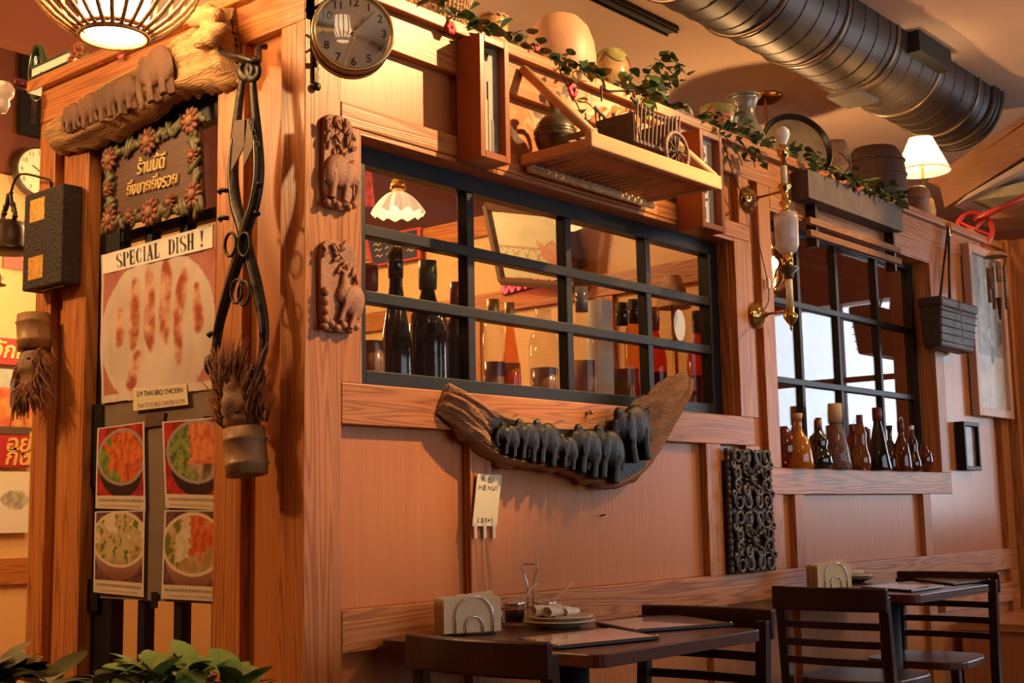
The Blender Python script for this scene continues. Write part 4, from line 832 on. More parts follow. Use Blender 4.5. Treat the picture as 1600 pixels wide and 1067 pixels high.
# ================================================================ tables, chairs and tableware
ZT = .76
def table(name, label, x0, x1, y0, y1):
    t = thing(name, label, 'table', ((x0+x1)/2, (y0+y1)/2, 0)); cx, cy = (x0+x1)/2, (y0+y1)/2
    pts = []; r = .035
    for (ax, ay, s) in ((x1-r, y1-r, 0), (x0+r, y1-r, 1), (x0+r, y0+r, 2), (x1-r, y0+r, 3)):
        for k in range(5): an = PI/2*(s+k/4); pts.append((ax+r*math.cos(an), ay+r*math.sin(an), ZT-.032))
    MB().prism(pts, (0, 0, .032)).build('table_top', M['table'], t, bevel=.003)
    MB().tube([(cx, cy, .06), (cx, cy, ZT-.05)], .042, 20).build('column', M['blackmat'], t, smooth=True)
    MB().box(cx-.2, cx+.2, cy-.03, cy+.03, ZT-.052, ZT-.0325).build('top_plate', M['blackmat'], t)
    MB().box(cx-.03, cx+.03, cy-.2, cy+.2, ZT-.05, ZT-.034).build('top_plate', M['blackmat'], t)
    MB().lathe([(.001, 0), (.24, 0), (.24, .012), (.1, .035), (.05, .065), (.001, .065)], 28, (cx, cy, 0)).build('base', M['blackmat'], t, smooth=True)
    return t
table('square_table', 'dark square pedestal table under the driftwood elephant carving', .245, 1.0, -.755, -.012)
table('square_table', 'dark square pedestal table below the far window with the sill bottles', 2.45, 3.2, -.575, -.012)
def chair_proto():
    t = thing('ladderback_chair', 'x', 'chair', (0, 0, 0)); m_ = M['chair']; w = .205
    HB = .80
    # seat, faces +x ; back at x=-.2
    pts = []
    for k in range(28):
        an = 2*PI*k/28; ex = math.copysign(abs(math.cos(an))**.5, math.cos(an)); ey = math.copysign(abs(math.sin(an))**.5, math.sin(an)); pts.append((.02+.215*ex, (.205+.012*ex)*ey, .435))
    MB().prism(pts, (0, 0, .03)).build('seat', M['table'], t, bevel=.006)
    for s in (-1, 1):
        MB().prism([(-.20, s*w-.018, 0), (-.165, s*w-.018, 0), (-.165, s*w-.018, .43), (-.195, s*w-.018, HB-.03), (-.225, s*w-.018, HB-.03), (-.20, s*w-.018, .43)], (0, .036, 0)).build('back_post', m_, t, bevel=.003)
        MB().bar((.17, s*.175, .436), (.18, s*.185, 0), .034, .034).build('front_leg', m_, t, bevel=.003)
        MB().bar((-.18, s*.195, .2), (.175, s*.18, .2), .016, .026).build('side_stretcher', m_, t, bevel=.002)
    def curved(z0, z1, th, dep, ext):
        m = MB()
        n = 14; vs = []
        for i in range(n+1):
            f_ = -1+2*i/n; x = -.205-dep*(1-f_*f_)-.026*(((z0+z1)/2-.43)/.35); y = f_*(w+ext)
            vs += [(x-th/2, y, z0), (x+th/2, y, z0), (x+th/2, y, z1), (x-th/2, y, z1)]
        fs = [(0, 1, 2, 3), tuple(4*n+k for k in (3, 2, 1, 0))]
        for i in range(n):
            a = 4*i
            for k in range(4): fs.append((a+k, a+4+k, a+4+(k+1) % 4, a+(k+1) % 4))
        return m.add(vs, fs)
    curved(HB-.085, HB, .022, .03, .022).build('top_rail', m_, t, bevel=.006)
    for z in (.52, .585, .65): curved(z, z+.026, .014, .02, -.01).build('back_slat', m_, t, bevel=.002)
    MB().bar((.17, -.17, .28), (.17, .17, .28), .018, .022).build('front_stretcher', m_, t)
    return t
ch = chair_proto()
CH = [('dark ladder-back chair pushed in at the napkin end of the nearer table', .34, -.49, 0), ('dark ladder-back chair whose rail shows behind the open menus of the nearer table', .93, -.47, PI),
      ('dark ladder-back chair at the napkin end of the far table under the window bottles', 2.40, -.36, 0), ('dark ladder-back chair at the far table on the side of the wooden bench', 3.12, -.33, PI)]
for i, (lab, x, y, rz) in enumerate(CH):
    o = ch if i == 0 else copy_tree(ch)
    o.location = (x, y, 0); o.rotation_euler = (0, 0, rz); tag(o, lab, 'chair', 'ladder-back chairs at the small tables')
# tableware
def napkin_holder(label, c, rz, s=1.):
    t = thing('napkin_holder', label, 'napkin holder', c); Mz = rmat('Z', rz)
    def T(x, y, z): return Vector(c)+Mz @ Vector((x*s, y*s, z*s))
    for y in (-.042, .042):
        for w, h in ((.056, .105), (.026, .05)): MB().tube([T(-w, y, .004)]+[T(w*math.cos(PI-PI*k/16), y, h-w+w*math.sin(PI*k/16)) for k in range(17)]+[T(w, y, .004)], .0022*s, 6).build('wire_arch', M['steel'], t, smooth=True)
    m = MB()
    for y in (-.042, .042): m.tube([T(-.06, y, .003), T(.06, y, .003)], .003*s, 6)
    for x in (-.06, .06): m.tube([T(x, -.044, .003), T(x, .044, .003)], .003*s, 6)
    m.build('wire_base', M['iron'], t, smooth=True)
    rnd = random.Random(3); nm_ = simple('tan_paper_napkin', (.78, .58, .33), .7)
    for k in range(11):
        y = -.037+.068*k/10; dx = rnd.uniform(-.006, .006); dz = rnd.uniform(-.002, .004); tl_ = rnd.uniform(-.02, .02) if k != 8 else .14
        q = [T(-.085+dx, y, .007), T(.085+dx, y, .007), T(.085+dx, y+rnd.uniform(-.003, .003), .098+dz+tl_*.1), T(-.085+dx, y, .098+dz-(0 if k != 8 else .002))]
        MB().prism(q, Mz @ Vector((0, .0022*s, 0))).build('napkin', nm_, t)
    return t
p1 = onZ(732, 991, ZT)
napkin_holder('wire napkin holder full of tan napkins on the nearer table', (p1.x+.0, p1.y-.0, ZT+.001), -24)
p2 = onZ(1238, 914, ZT)
napkin_holder('wire napkin holder full of tan napkins on the far table', (2.64, -.13, ZT+.001), -24, 1.0)
# condiment caddy
c = onZ(836, 973, ZT); c.z = ZT+.0005
c = Vector((.76, -.12, ZT+.0005))
t = thing('condiment_caddy', 'chrome wire condiment caddy with tall loop handle on the nearer table', 'caddy', c)
ex = CR.copy(); ex.z = 0; ex.normalize(); ey = Vector((-ex.y, ex.x, 0))
def T(x, y, z): return c+ex*x+ey*y+Vector((0, 0, z))
for z in (.006, .05): MB().tube([T(-.085, -.035, z), T(.085, -.035, z), T(.085, .035, z), T(-.085, .035, z)], .0022, 6, closed=True).build('wire_ring', M['steel'], t, smooth=True)
for x in (-.085, .085):
    MB().tube([T(x, -.035, 0), T(x, -.035, .05)]+[T(x, -.035+.07*k/8, .05+.012*math.sin(PI*k/8)) for k in range(1, 9)]+[T(x, .035, .0)], .002, 6).build('wire_side', M['steel'], t, smooth=True)
MB().box(0, 0, 0, 0, 0, 0).add([T(-.08, -.033, .004), T(.08, -.033, .004), T(.08, .033, .004), T(-.08, .033, .004)], [(0, 1, 2, 3)]).build('wire_floor', M['steel'], t)
MB().tube([T(-.007, 0, .005), T(-.007, 0, .125), T(-.024, 0, .17), T(-.026, 0, .178), T(.027, 0, .178), T(.025, 0, .168), T(.009, 0, .125), T(.009, 0, .005)], .0022, 6).build('loop_handle', M['steel'], t, smooth=True)
gl = thin_glass('jar_glass', (.93, .9, .86), rough=.02)
for lab, x, liq, spx in (('small glass condiment jar with dark sauce and a spoon in the caddy', -.046, (.03, .012, .008), .05), ('small glass condiment jar with red chilli sauce and a spoon in the caddy', .046, (.28, .035, .012), .062)):
    b = T(x, 0, .0055); j = thing('condiment_jar', lab, 'jar', b)
    MB().lathe([(.026, 0), (.031, .004), (.031, .05), (.029, .056), (.0275, .056), (.029, .05), (.029, .006), (.001, .006)], 24, b).build('glass', gl, j, smooth=True)
    MB().lathe([(.001, .007), (.0285, .007), (.0285, .042), (.001, .042)], 24, b).build('sauce', simple('sauce_%d' % int(x*1000+99), liq, .3), j, smooth=True)
    MB().lathe([(.030, .054), (.032, .055), (.032, .064), (.020, .067), (.018, .066), (.030, .062)], 24, b).build('lid_ring', M['steel'], j, smooth=True)
    MB().tube([b+Vector((0, 0, .03)), b+ex*(spx*.45)+Vector((0, 0, .07)), b+ex*spx*1.35+Vector((0, 0, .118))], .003 if x < 0 else .0017, 6).build('spoon_handle', simple('pale_spoon_%d' % int(x*1000+99), (.7, .55, .4), .4), j, smooth=True)
# plates
def plate(label, c, r, mat='white', z=ZT):
    return tag(MB().lathe([(.001, 0), (r*.55, 0), (r*.6, .003), (r*.95, .017), (r, .018), (r*.985, .022), (r*.9, .018), (r*.55, .008), (.001, .008)], 40, (c[0], c[1], z+.0008)).build('side_plate', M[mat], smooth=True, org=(c[0], c[1], z)), label, 'plate')
wp = simple('warm_white_china', (.70, .58, .38), .3); M['china'] = wp
c1 = onZ(874, 972, ZT)
cpl = (.70, -.36)
cpl = tuple(onZ(874, 980, ZT).xy)
plate('cream china plate, lower one of two stacked under the napkins on the nearer table', cpl, .105, 'china')
plate('cream china plate, upper one of two stacked carrying the rolled napkins', cpl, .10, 'china', ZT+.0125)
c2 = tuple(onZ(1329, 910, ZT).xy)
plate('dark rimmed plate under a folded napkin on the far table', c2, .10, 'bronze')
plate('pale plate with a folded napkin on the far table', c2, .093, 'china', ZT+.0125)
def napkin_roll(label, a, b, r, n):
    mt = simple('white_cloth_%d' % n, (.80, .72, .58), .8, bump=.2, bscale=50); a, b = Vector(a), Vector(b); d = b-a
    m = MB()
    def fn(i, j):
        an = 2*PI*j*1.15+.5; rr = r*(1-.25*j)*(1+.08*math.sin(i*9+n)); s_ = Vector((-d.y, d.x, 0)).normalized()
        return a+d*i+s_*rr*math.cos(an)*1.15+Vector((0, 0, rr*math.sin(an)*.75+r*.8))
    m.grid(fn, 8, 18)
    return tag(m.build('rolled_napkin', mt, smooth=True, org=a), label, 'napkin')
zpl = ZT+.0305
cp = Vector((cpl[0], cpl[1], zpl))
for i, (lab, o1, o2) in enumerate((('white cloth napkin rolled on the cream plate, outermost of three', (-.075, -.005), (.005, .03)), ('white cloth napkin rolled on the cream plate, the middle of three', (-.035, -.035), (.03, .012)), ('white cloth napkin rolled on the cream plate, shortest of three', (.01, -.02), (.05, .03)))):
    a_ = cp+ex*o1[0]+ey*o1[1]; b_ = cp+ex*o2[0]+ey*o2[1]; napkin_roll(lab, a_, b_, .022-.003*i, i)
cp = Vector((c2[0], c2[1], zpl)); napkin_roll('white napkin folded on the pale plate of the far table', cp-ex*.04, cp+ex*.055, .016, 7)
mv = MB().tube([cp0 for cp0 in (Vector((cpl[0], cpl[1], zpl+.001))-ex*.05-ey*.05, Vector((cpl[0], cpl[1], zpl+.003))-ex*.03-ey*.055)], .005, 6)
# menus
def menu(label, pts, lift, seed):
    """pts: four pixels on the table (near-left, near-right, far-right, far-left)"""
    q = [onZ(u, v, ZT) for u, v in pts]; t = thing('menu_folder', label, 'menu', (sum(q, Vector())/4))
    up = Vector((0, 0, 1))
    MB().prism([p+up*.0012 for p in q], (0, 0, .009)).build('black_cover', simple('black_leatherette_%d' % seed, (.012, .011, .012), .3), t, bevel=.003)
    cc = sum(q, Vector())/4; ins = [cc+(p-cc)*.94+up*.0105 for p in q]
    n = 24; me = bpy.data.meshes.new('menu_page'); vs = []; col = []
    for i in range(n+1):
        for j in range(n+1):
            f_, g_ = i/n, j/n; p = ins[0].lerp(ins[1], f_).lerp(ins[3].lerp(ins[2], f_), g_); p = p+up*(lift*math.sin(PI*f_)*.5*g_)
            vs.append(p-ORG[t.name]); k = noise.noise((f_*5+seed, g_*5, seed)); k2 = noise.noise((f_*14, g_*14+seed, 2))
            col.append((.62+.2*k, .40+.22*k+.08*k2, .30+.2*k+.06*k2, 1))
    me.from_pydata(vs, [], [(i*(n+1)+j, (i+1)*(n+1)+j, (i+1)*(n+1)+j+1, i*(n+1)+j+1) for i in range(n) for j in range(n)])
    at = me.color_attributes.new('print', 'FLOAT_COLOR', 'POINT')
    for i_, c_ in enumerate(col): at.data[i_].color = [max(.02, x) for x in c_]
    me.materials.append(M['printgloss']); o = bpy.data.objects.new('page', me); COL.objects.link(o); o.parent = t
    for p in (q[0], q[1]): MB().ball(p.lerp(cc, .05)+up*.011, .004).build('corner_rivet', M['brass'], t, smooth=True)
    return t
menu('open black menu folder with glossy photo pages lying before the plates', ((870, 1016), (1032, 1000), (955, 986), (808, 1003)), 0, 1)
menu('open black menu folder with glossy photo pages beside the chair rail', ((990, 990), (1148, 979), (1055, 965), (930, 977)), .004, 2)
menu('closed dark menu at the front edge of the far table', ((1424, 926), (1474, 919), (1425, 911), (1345, 920)), 0, 3)
menu('dark menu folder lying near the bench end of the far table', ((1490, 915), (1549, 909), (1495, 903), (1425, 907)), 0, 4)
# ================================================================ bottles
def bottle(label, loc, prof, mat, cork=None, group=None, liquid=None, name='bottle', n=24, cap=None, deco=None):
    t = thing(name, label, 'bottle', loc, 0, group); loc = Vector(loc)
    MB().lathe(prof, n, loc).build('glass_body', mat, t, smooth=True)
    zt_ = prof[-1][1]; rt = max(prof[-1][0], .008)
    if liquid: MB().lathe([(.001, prof[1][1]+.003)]+[(max(.001, r*.93), h+.003) for r, h in prof[1:] if h < zt_*liquid[1]]+[(.001, zt_*liquid[1])], n, loc).build('contents', liquid[0], t, smooth=True)
    if cork: MB().lathe([(.001, zt_-.008), (rt*.9, zt_-.008), (rt*1.15, zt_+cork[1]), (.001, zt_+cork[1])], 16, loc).build('stopper', cork[0], t, smooth=True)
    if cap: MB().lathe([(rt*1.12, zt_-cap[1]), (rt*1.18, zt_-cap[1]*.5), (rt*1.15, zt_+.004), (.001, zt_+.005)], 16, loc).build('cap', cap[0], t, smooth=True)
    return t
sill = 1.2515
G = {'amber': simple('amber_oil', (.72, .25, .02), .1, coat=.5), 'dark': simple('dark_bottle_glass', (.012, .010, .008), .08, coat=.6), 'redv': simple('red_vinegar', (.20, .03, .012), .1, coat=.6), 'orange': simple('orange_pepper_oil', (.36, .10, .03), .12, coat=.5), 'bean': simple('bean_filling', (.16, .055, .03), .25, bump=.9, bscale=120, var=.6, vscale=90, coat=.6), 'brown': simple('brown_glass_fill', (.09, .03, .018), .1, coat=.6), 'clear': thin_glass('clear_bottle_glass', (.93, .93, .92)), 'cork': simple('cork', (.55, .33, .18), .8, bump=.4, bscale=150), 'wax': simple('dark_red_wax', (.16, .02, .02), .4), 'raffia': simple('tan_wax', (.55, .36, .18), .6)}
for k_ in ('amber', 'redv', 'orange', 'brown'): G[k_].node_tree.nodes['Principled BSDF'].inputs['Transmission Weight'].default_value = .55
def sb(u, v0, v1, wpx, shape, y=-.0):
    b = onY(u, v0, y); s = mpp(b); H = (v0-v1)*s; Wd = wpx*s/2*1.12
    return (b.x, y, sill), [(r*Wd, h*H) for r, h in shape]
SH = {'round': [(.001, 0), (.7, 0), (.75, .02), (1, .2), (.98, .42), (.7, .6), (.3, .72), (.26, .9), (.3, 1)],
      'flask': [(.001, 0), (.95, 0), (1, .03), (.9, .3), (.72, .55), (.42, .68), (.28, .75), (.26, .97), (.32, 1)],
      'gourd': [(.001, 0), (.85, 0), (1, .12), (.9, .3), (.62, .42), (.72, .55), (.62, .68), (.25, .76), (.24, 1)],
      'tall': [(.001, 0), (.95, 0), (1, .02), (.85, .3), (.5, .65), (.3, .78), (.28, .93), (.4, .98), (.42, 1)],
      'pear': [(.001, 0), (.8, 0), (1, .08), (.95, .25), (.7, .4), (.62, .55), (.7, .66), (.4, .82), (.3, .88), (.3, 1)],
      'cone': [(.001, 0), (.95, 0), (1, .03), (.75, .3), (.5, .6), (.3, .8), (.28, .95), (.34, 1)],
      'ball': [(.001, 0), (.5, 0), (.9, .2), (1, .45), (.85, .75), (.4, .95), (.3, 1)]}
SB = [('round reddish glass bottle at the sconce end of the window sill', 1227, 728, 662, 34, 'ball', 'redv', None, None, .05),
      ('amber oil bottle with a cork and herb stalks inside on the window sill', 1250, 729, 650, 40, 'flask', 'amber', 'cork', None, -.0),
      ('black gourd-shaped bottle with dark red wax top on the window sill', 1281, 730, 655, 38, 'gourd', 'dark', None, 'wax', .0),
      ('tall clear bottle packed with brown beans and tan wax mouth, largest on the window sill', 1309, 730, 628, 40, 'tall', 'bean', None, 'raffia', .02),
      ('small dark red bottle squeezed behind the orange pepper bottle', 1334, 731, 660, 22, 'pear', 'redv', None, 'wax', .055),
      ('slim orange pepper bottle with dark red wax top on the window sill', 1347, 731, 646, 26, 'pear', 'orange', None, 'wax', .01),
      ('tall conical dark bottle with a brown cap on the window sill', 1375, 731, 634, 34, 'cone', 'dark', None, 'wax', .0),
      ('stout brown bottle leaning close behind the tall conical bottle', 1393, 731, 665, 24, 'flask', 'brown', 'blackmat', None, .05),
      ('dark red bottle with a wax neck beside the wire-stoppered bottle', 1411, 732, 655, 26, 'flask', 'redv', None, 'wax', .0),
      ('brown pear-shaped bottle with a wire swing stopper on the window sill', 1428, 733, 668, 22, 'pear', 'brown', 'white', None, -.0),
      ('round red-brown bottle at the basket end of the window sill', 1446, 733, 690, 22, 'ball', 'redv', None, None, .03)]
for (lab, u, v0, v1, wpx, shp, mt, ck, cp_, y) in SB:
    loc, pr = sb(u, v0, v1, wpx, SH[shp], y)
    loc = (min(max(loc[0], 2.56), 4.16), loc[1], loc[2])
    zt_ = pr[-1][1]
    t = bottle(lab, loc, pr, G[mt], (G[ck] if ck in G else M[ck], .018) if ck else None, 'bottles on the far window sill', None, cap=(G[cp_], zt_*(.28 if cp_ == 'raffia' else .2)) if cp_ else None)
    if 'wire' in lab:
        L0 = Vector(loc); MB().tube([L0+Vector((.012*math.cos(a)*1.6, -.004, zt_+.008+.014*math.sin(a))) for a in [2*PI*k/16 for k in range(16)]], .0014, 5, closed=True).build('swing_wire', M['steel'], t, smooth=True)
    if 'amber' in lab:
        L0 = Vector(loc)
        for k in range(5): MB().tube([L0+Vector((-.02+.01*k, -.03, .02)), L0+Vector((.012-.006*k, -.02, .12))], .003, 5).build('herb_stalk', G['orange'], t)
# bottles on the shelf behind window 1
ZB = 1.4552
dk = {'dkglass': simple('green_black_glass', (.014, .013, .01), .1, coat=.5), 'clear': G['clear'], 'amber': thin_glass('amber_glass', (.85, .5, .2)), 'green': simple('green_foil', (.10, .12, .03), .4), 'red': thin_glass('red_glass', (.75, .2, .12)), 'redcap': simple('red_brown_cap', (.22, .05, .03), .4), 'blue': simple('blue_grey_glass', (.10, .11, .14), .12, coat=.5), 'gold': simple('gold_cap', (.5, .34, .12), .35, metal=.6)}
WINE = [(.001, 0), (.95, 0), (1, .02), (1, .52), (.9, .6), (.45, .72), (.36, .78), (.34, .97), (.4, 1)]
SLOP = [(.001, 0), (.95, 0), (1, .02), (.92, .35), (.6, .58), (.4, .75), (.36, .97), (.4, 1)]
SQ = [(.001, 0), (.97, 0), (1, .02), (1, .66), (.8, .76), (.4, .8), (.4, .97), (.48, 1)]
RB = [('squat clear decanter with dark red stopper at the plaque end of the back shelf', 578, 415, 46, SQ, 'clear', 'redcap', .24), ('tall slope-shouldered dark wine bottle on the back shelf beside the decanter', 618, 390, 52, SLOP, 'dkglass', 'dkglass', .26),
      ('broad dark bottle with green foil neck on the back shelf', 668, 410, 62, WINE, 'dkglass', 'green', .26), ('dark bottle with brown cap half behind the first black muntin', 712, 443, 40, WINE, 'dkglass', 'redcap', .28),
      ('slim clear bottle with pale label just right of the first black muntin', 770, 470, 36, SQ, 'clear', 'gold', .27), ('amber ribbed bottle with gold cap on the back shelf', 796, 475, 34, SLOP, 'amber', 'gold', .24), ('cut-glass decanter with round glass stopper on the back shelf', 848, 485, 46, SQ, 'clear', 'clear', .26),
      ('clear bottle with a dark blue cap next to the white paper roll', 908, 450, 44, WINE, 'clear', 'blue', .26), ('pale green bottle with twine-bound neck, first of the twin bottles', 971, 475, 36, SQ, 'clear', 'dkglass', .26), ('pale amber bottle with twine-bound neck, second of the twin bottles', 990, 470, 34, SQ, 'amber', 'dkglass', .30),
      ('dark red capped bottle left of the white round sticker', 1022, 482, 34, WINE, 'red', 'redcap', .25), ('red liqueur bottle with black cap beside the window jamb', 1090, 488, 40, WINE, 'red', 'dkglass', .24)]
for (lab, u, v1, wpx, shp, mt, cp_, y) in RB:
    p = onY(u, v1, y); s = mpp(p); H = p.z-ZB
    t = bottle(lab, (p.x, y, ZB), [(r*wpx*s/2, h*H) for r, h in shp], dk[mt], None, 'liquor bottles behind the black sash window', cap=(dk[cp_], H*.2))
    if mt in ('clear', 'amber', 'red'):
        L0 = Vector((p.x, y, ZB)); r_ = wpx*s/2
        MB().lathe([(.001, .004), (r_*.93, .004), (r_*.93, H*.4), (.001, H*.4)], 20, L0).build('liquor', {'clear': simple('whisky_'+str(u), (.30, .13, .05), .2), 'amber': G['amber'], 'red': G['redv']}[mt], t, smooth=True)
# white paper roll standing between the bottles
p = onY(942, 470, .28); s = mpp(p); t = thing('paper_roll', 'upright white paper roll among the liquor bottles', 'paper roll', (p.x, .30, ZB))
MB().lathe([(.02, 0), (.05, 0), (.05, p.z-ZB), (.02, p.z-ZB), (.019, 0)], 28, (p.x, .30, ZB)).build('paper', M['paper'], t, autos=40); MB().lathe([(.016, 0), (.0195, 0), (.0195, p.z-ZB+.001), (.016, p.z-ZB+.001)], 20, (p.x, .30, ZB)).build('core', M['rattan'], t)
# round sticker on the glass
q = onY(1062, 508, .1); r_ = 15*mpp(q)
tag(MB().prism([(q.x+r_*1.08*math.cos(a), .1008, q.z+.061*math.sin(a)) for a in [2*PI*k/36 for k in range(36)]], (0, -.0007, 0)).build('round_sticker', M['paper'], org=(q.x, .1, q.z)), 'plain white oval sticker on a lower pane of the sash window', 'sticker')
# ================================================================ right end of the wall
# basket hanging on straps
yb = -.13
a = onY(1470, 470, yb); b = onY(1533, 538, yb)
t = thing('hanging_back_basket', 'dark lidded rectangular basket hanging by straps from the ledge at the bench end', 'basket', ((a.x+b.x)/2, yb+.06, b.z))
bm = wood('black_brown_plait', (.075, .05, .042), (.03, .02, .017), 'X', rings=.2, ringscale=30, fibre=.9, rough=.5, bump=.8)
zb_, zt_ = onY(1500, 545, yb).z, onY(1500, 470, yb).z; x0, x1 = a.x, b.x-.03
def taper(x0, x1, y0, y1, z0, z1, k): return MB().add([(x0+k, y0+k, z0), (x1-k, y0+k, z0), (x1-k, y1-k*.3, z0), (x0+k, y1-k*.3, z0), (x0, y0, z1), (x1, y0, z1), (x1, y1, z1), (x0, y1, z1)], [(0, 3, 2, 1), (4, 5, 6, 7), (0, 1, 5, 4), (1, 2, 6, 5), (2, 3, 7, 6), (3, 0, 4, 7)])
taper(x0, x1, yb, -.01, zb_, zt_-.045, .02).build('body', bm, t, bevel=.012); taper(x0-.008, x1+.008, yb-.008, -.006, zt_-.05, zt_, -.0).build('lid', bm, t, bevel=.014)
for k in range(5): z = zb_+.03+(zt_-zb_-.1)*k/4; MB().tube([(x0-.001+.018*(1-k/4), yb-.001+.018*(1-k/4), z), (x1-.018*(1-k/4), yb-.001+.018*(1-k/4), z)], .003, 5).build('weave_rib', bm, t, smooth=True)
xm = (x0+x1)/2; hk = onY(1482, 354, -.035)
for dx in (-.05, .08): MB().tube([(hk.x, -.036, hk.z+.01), (xm+dx, -.05, zt_)], .007, 6).build('strap', M['iron'], t, smooth=True)
MB().box(hk.x-.012, hk.x+.012, -.045, -.03, hk.z-.05, hk.z+.02).build('strap_top', M['brass'], t, bevel=.003)
MB().tube([(xm-.02, yb-.012, zt_), (xm-.01, yb-.012, zb_+.04)], .0025, 5).build('fastener_cord', M['rattan'], t)
# grey picture in pale frame
a = onY(1515, 372, -.03); b = onY(1577, 650, -.03); x0, x1, z0, z1 = a.x-.06, 5.16, onY(1520, 648, -.03).z, 2.50
t = thing('framed_drawing', 'tall pale-wood framed monochrome landscape drawing behind the wind chime', 'picture', ((x0+x1)/2, -.02, z0))
fwd = .045; pf = wood('pale_picture_frame', (.62, .36, .24), (.46, .24, .15), 'Z', rings=.3, fibre=.5, rough=.35)
for q in ((x0, x0+fwd), (x1-fwd, x1)): MB().box(q[0], q[1], -.045, -.002, z0, z1).build('frame_side', pf, t, bevel=.003)
for q in ((z0, z0+fwd), (z1-fwd, z1)): MB().box(x0+fwd, x1-fwd, -.045, -.002, q[0], q[1]).build('frame_end', pf, t, bevel=.003)
def print_grid(name, nu, nv, P, colf, parent, mat):
    """printed sheet: P(f,g) gives points, colf(f,g) the printed colour (f right, g up)"""
    me = bpy.data.meshes.new(name); o0 = ORG[parent.name]
    me.from_pydata([tuple(P(i/nu, j/nv)-o0) for i in range(nu+1) for j in range(nv+1)], [], [(i*(nv+1)+j, (i+1)*(nv+1)+j, (i+1)*(nv+1)+j+1, i*(nv+1)+j+1) for i in range(nu) for j in range(nv)])
    at = me.color_attributes.new('print', 'FLOAT_COLOR', 'POINT'); k = 0
    for i in range(nu+1):
        for j in range(nv+1): at.data[k].color = (*[min(.95, max(.004, c)) for c in colf(i/nu, j/nv)], 1); k += 1
    me.materials.append(mat); me.polygons.foreach_set('use_smooth', [True]*len(me.polygons)); o = bpy.data.objects.new(name, me); COL.objects.link(o); o.parent = parent; ORG[o.name] = o0; return o
def drawing(f, g):
    n = noise.noise((f*6, g*9, 1.))*.5+noise.noise((f*18, g*24, 2.))*.35; v = .34+.25*n+(.2 if g < .35 else -.08)+.1*math.sin(f*20+n*6)*(g > .4)
    if abs(f-.62) < .05 and .3 < g < .42: v = .08
    v = max(.05, min(.6, v)); return (v, v*.95, v*.9)
print_grid('drawing', 40, 110, lambda f, g: Vector((x0+fwd+(x1-x0-2*fwd)*f, -.02, z0+fwd+(z1-z0-2*fwd)*g)), drawing, t, M['print'])
# wind chime
p = onY(1556, 402, -.16)
t = thing('bamboo_wind_chime', 'bamboo wind chime with brown tubes hanging from a half-round coconut top', 'wind chime', (p.x, -.16, onY(1556, 490, -.16).z))
MB().lathe([(.001, .035), (.03, .03), (.055, .012), (.065, 0), (.06, 0), (.05, .01), (.001, .028)], 24, p).build('coconut_cap', simple('coconut_shell', (.36, .2, .1), .6, bump=.3), t, smooth=True)
for k in range(7):
    a_ = 2*PI*k/7; L_ = .10+.045*((k*3) % 4); q = p+Vector((.045*math.cos(a_), .045*math.sin(a_), -.03-.012*(k % 3)))
    tb = MB().tube([q, q+Vector((0, 0, -L_))], .0105, 10).build('bamboo_tube', simple("chime_bamboo_%d" % k, (.38-.02*k, .2-.01*k, .08), .5), t, smooth=True)
    for f_ in (.25, .35): MB().tube([q+Vector((0, 0, -L_*f_-.003)), q+Vector((0, 0, -L_*f_))], .0112, 10).build('burnt_band', M['rattan_d'], tb)
    MB().tube([q, p+Vector((.02*math.cos(a_), .02*math.sin(a_), .01))], .0012, 4).build('string', M['rattan'], tb)
MB().tube([p+Vector((0, 0, -.03)), p+Vector((0, 0, -.30))], .0012, 4).build('clapper_string', M['rattan'], t); MB().tube([p+Vector((0, 0, -.22)), p+Vector((.004, 0, -.34))], [.016, .006], 8, flat=.3).build('clapper', M['rattan_d'], t, smooth=True)
MB().tube(spline([p+Vector((0, 0, .035)), p+Vector((.01, .06, .09)), Vector((p.x+.02, -.035, p.z+.10))], 8), .0015, 4).build('hanging_string', M['rattan'], t)
# small dark frame
a = onY(1500, 662, -.03); b = onY(1530, 735, -.03); x0, x1, z0, z1 = a.x, b.x-.01, onY(1515, 735, -.03).z, onY(1515, 660, -.03).z
t = thing('small_dark_frame', 'small deep black picture frame on the smooth panel beside the far window', 'picture', ((x0+x1)/2, -.02, z0))
for q in ((x0, x0+.022), (x1-.022, x1)): MB().box(q[0], q[1], -.05, -.0, z0, z1).build('frame_side', M['black'], t, bevel=.002)
for q in ((z0, z0+.022), (z1-.022, z1)): MB().box(x0+.022, x1-.022, -.05, -.0, q[0], q[1]).build('frame_end', M['black'], t, bevel=.002)
MB().box(x0+.022, x1-.022, -.03, -.0, z0+.022, z1-.022).build('picture_sheet', simple('faded_brown_print', (.22, .13, .10), .25, var=.4, vscale=14), t)
# sloping roof end (eave) of a booth
xr = 5.05
rf = wood('eave_brown_wood', (.30, .14, .07), (.15, .06, .03), 'Y', rings=.4, fibre=.6, rough=.5)
Q = lambda u, v, x=xr: onX(u, v, x)
t = thing('booth_eave', 'sloping wooden eave with stacked boards jutting out beside the glowing lamp', 'eave', Q(1500, 300))
MB().prism([Q(1476, 325), Q(1466, 283), Q(1620, 180), Q(1620, 232)], (.05, 0, 0)).build('fascia_board', rf, t, bevel=.003)
MB().prism([Q(1449, 284), Q(1452, 279), Q(1620, 166), Q(1622, 176), Q(1466, 286)], (.9, 0, 0)).build('roof_board', rf, t, bevel=.003)
MB().prism([Q(1490, 322), Q(1512, 303), Q(1620, 240), Q(1620, 252)], (.8, 0, 0)).build('soffit_board', simple('pale_soffit', (.45, .36, .33), .5), t, bevel=.003)
MB().prism([Q(1503, 316, xr+.06), Q(1514, 304, xr+.06), Q(1620, 278, xr+.06), Q(1620, 300, xr+.06)], (.5, 0, 0)).build('green_plank', simple('greenish_plank', (.36, .33, .22), .6, var=.2), t, bevel=.003)
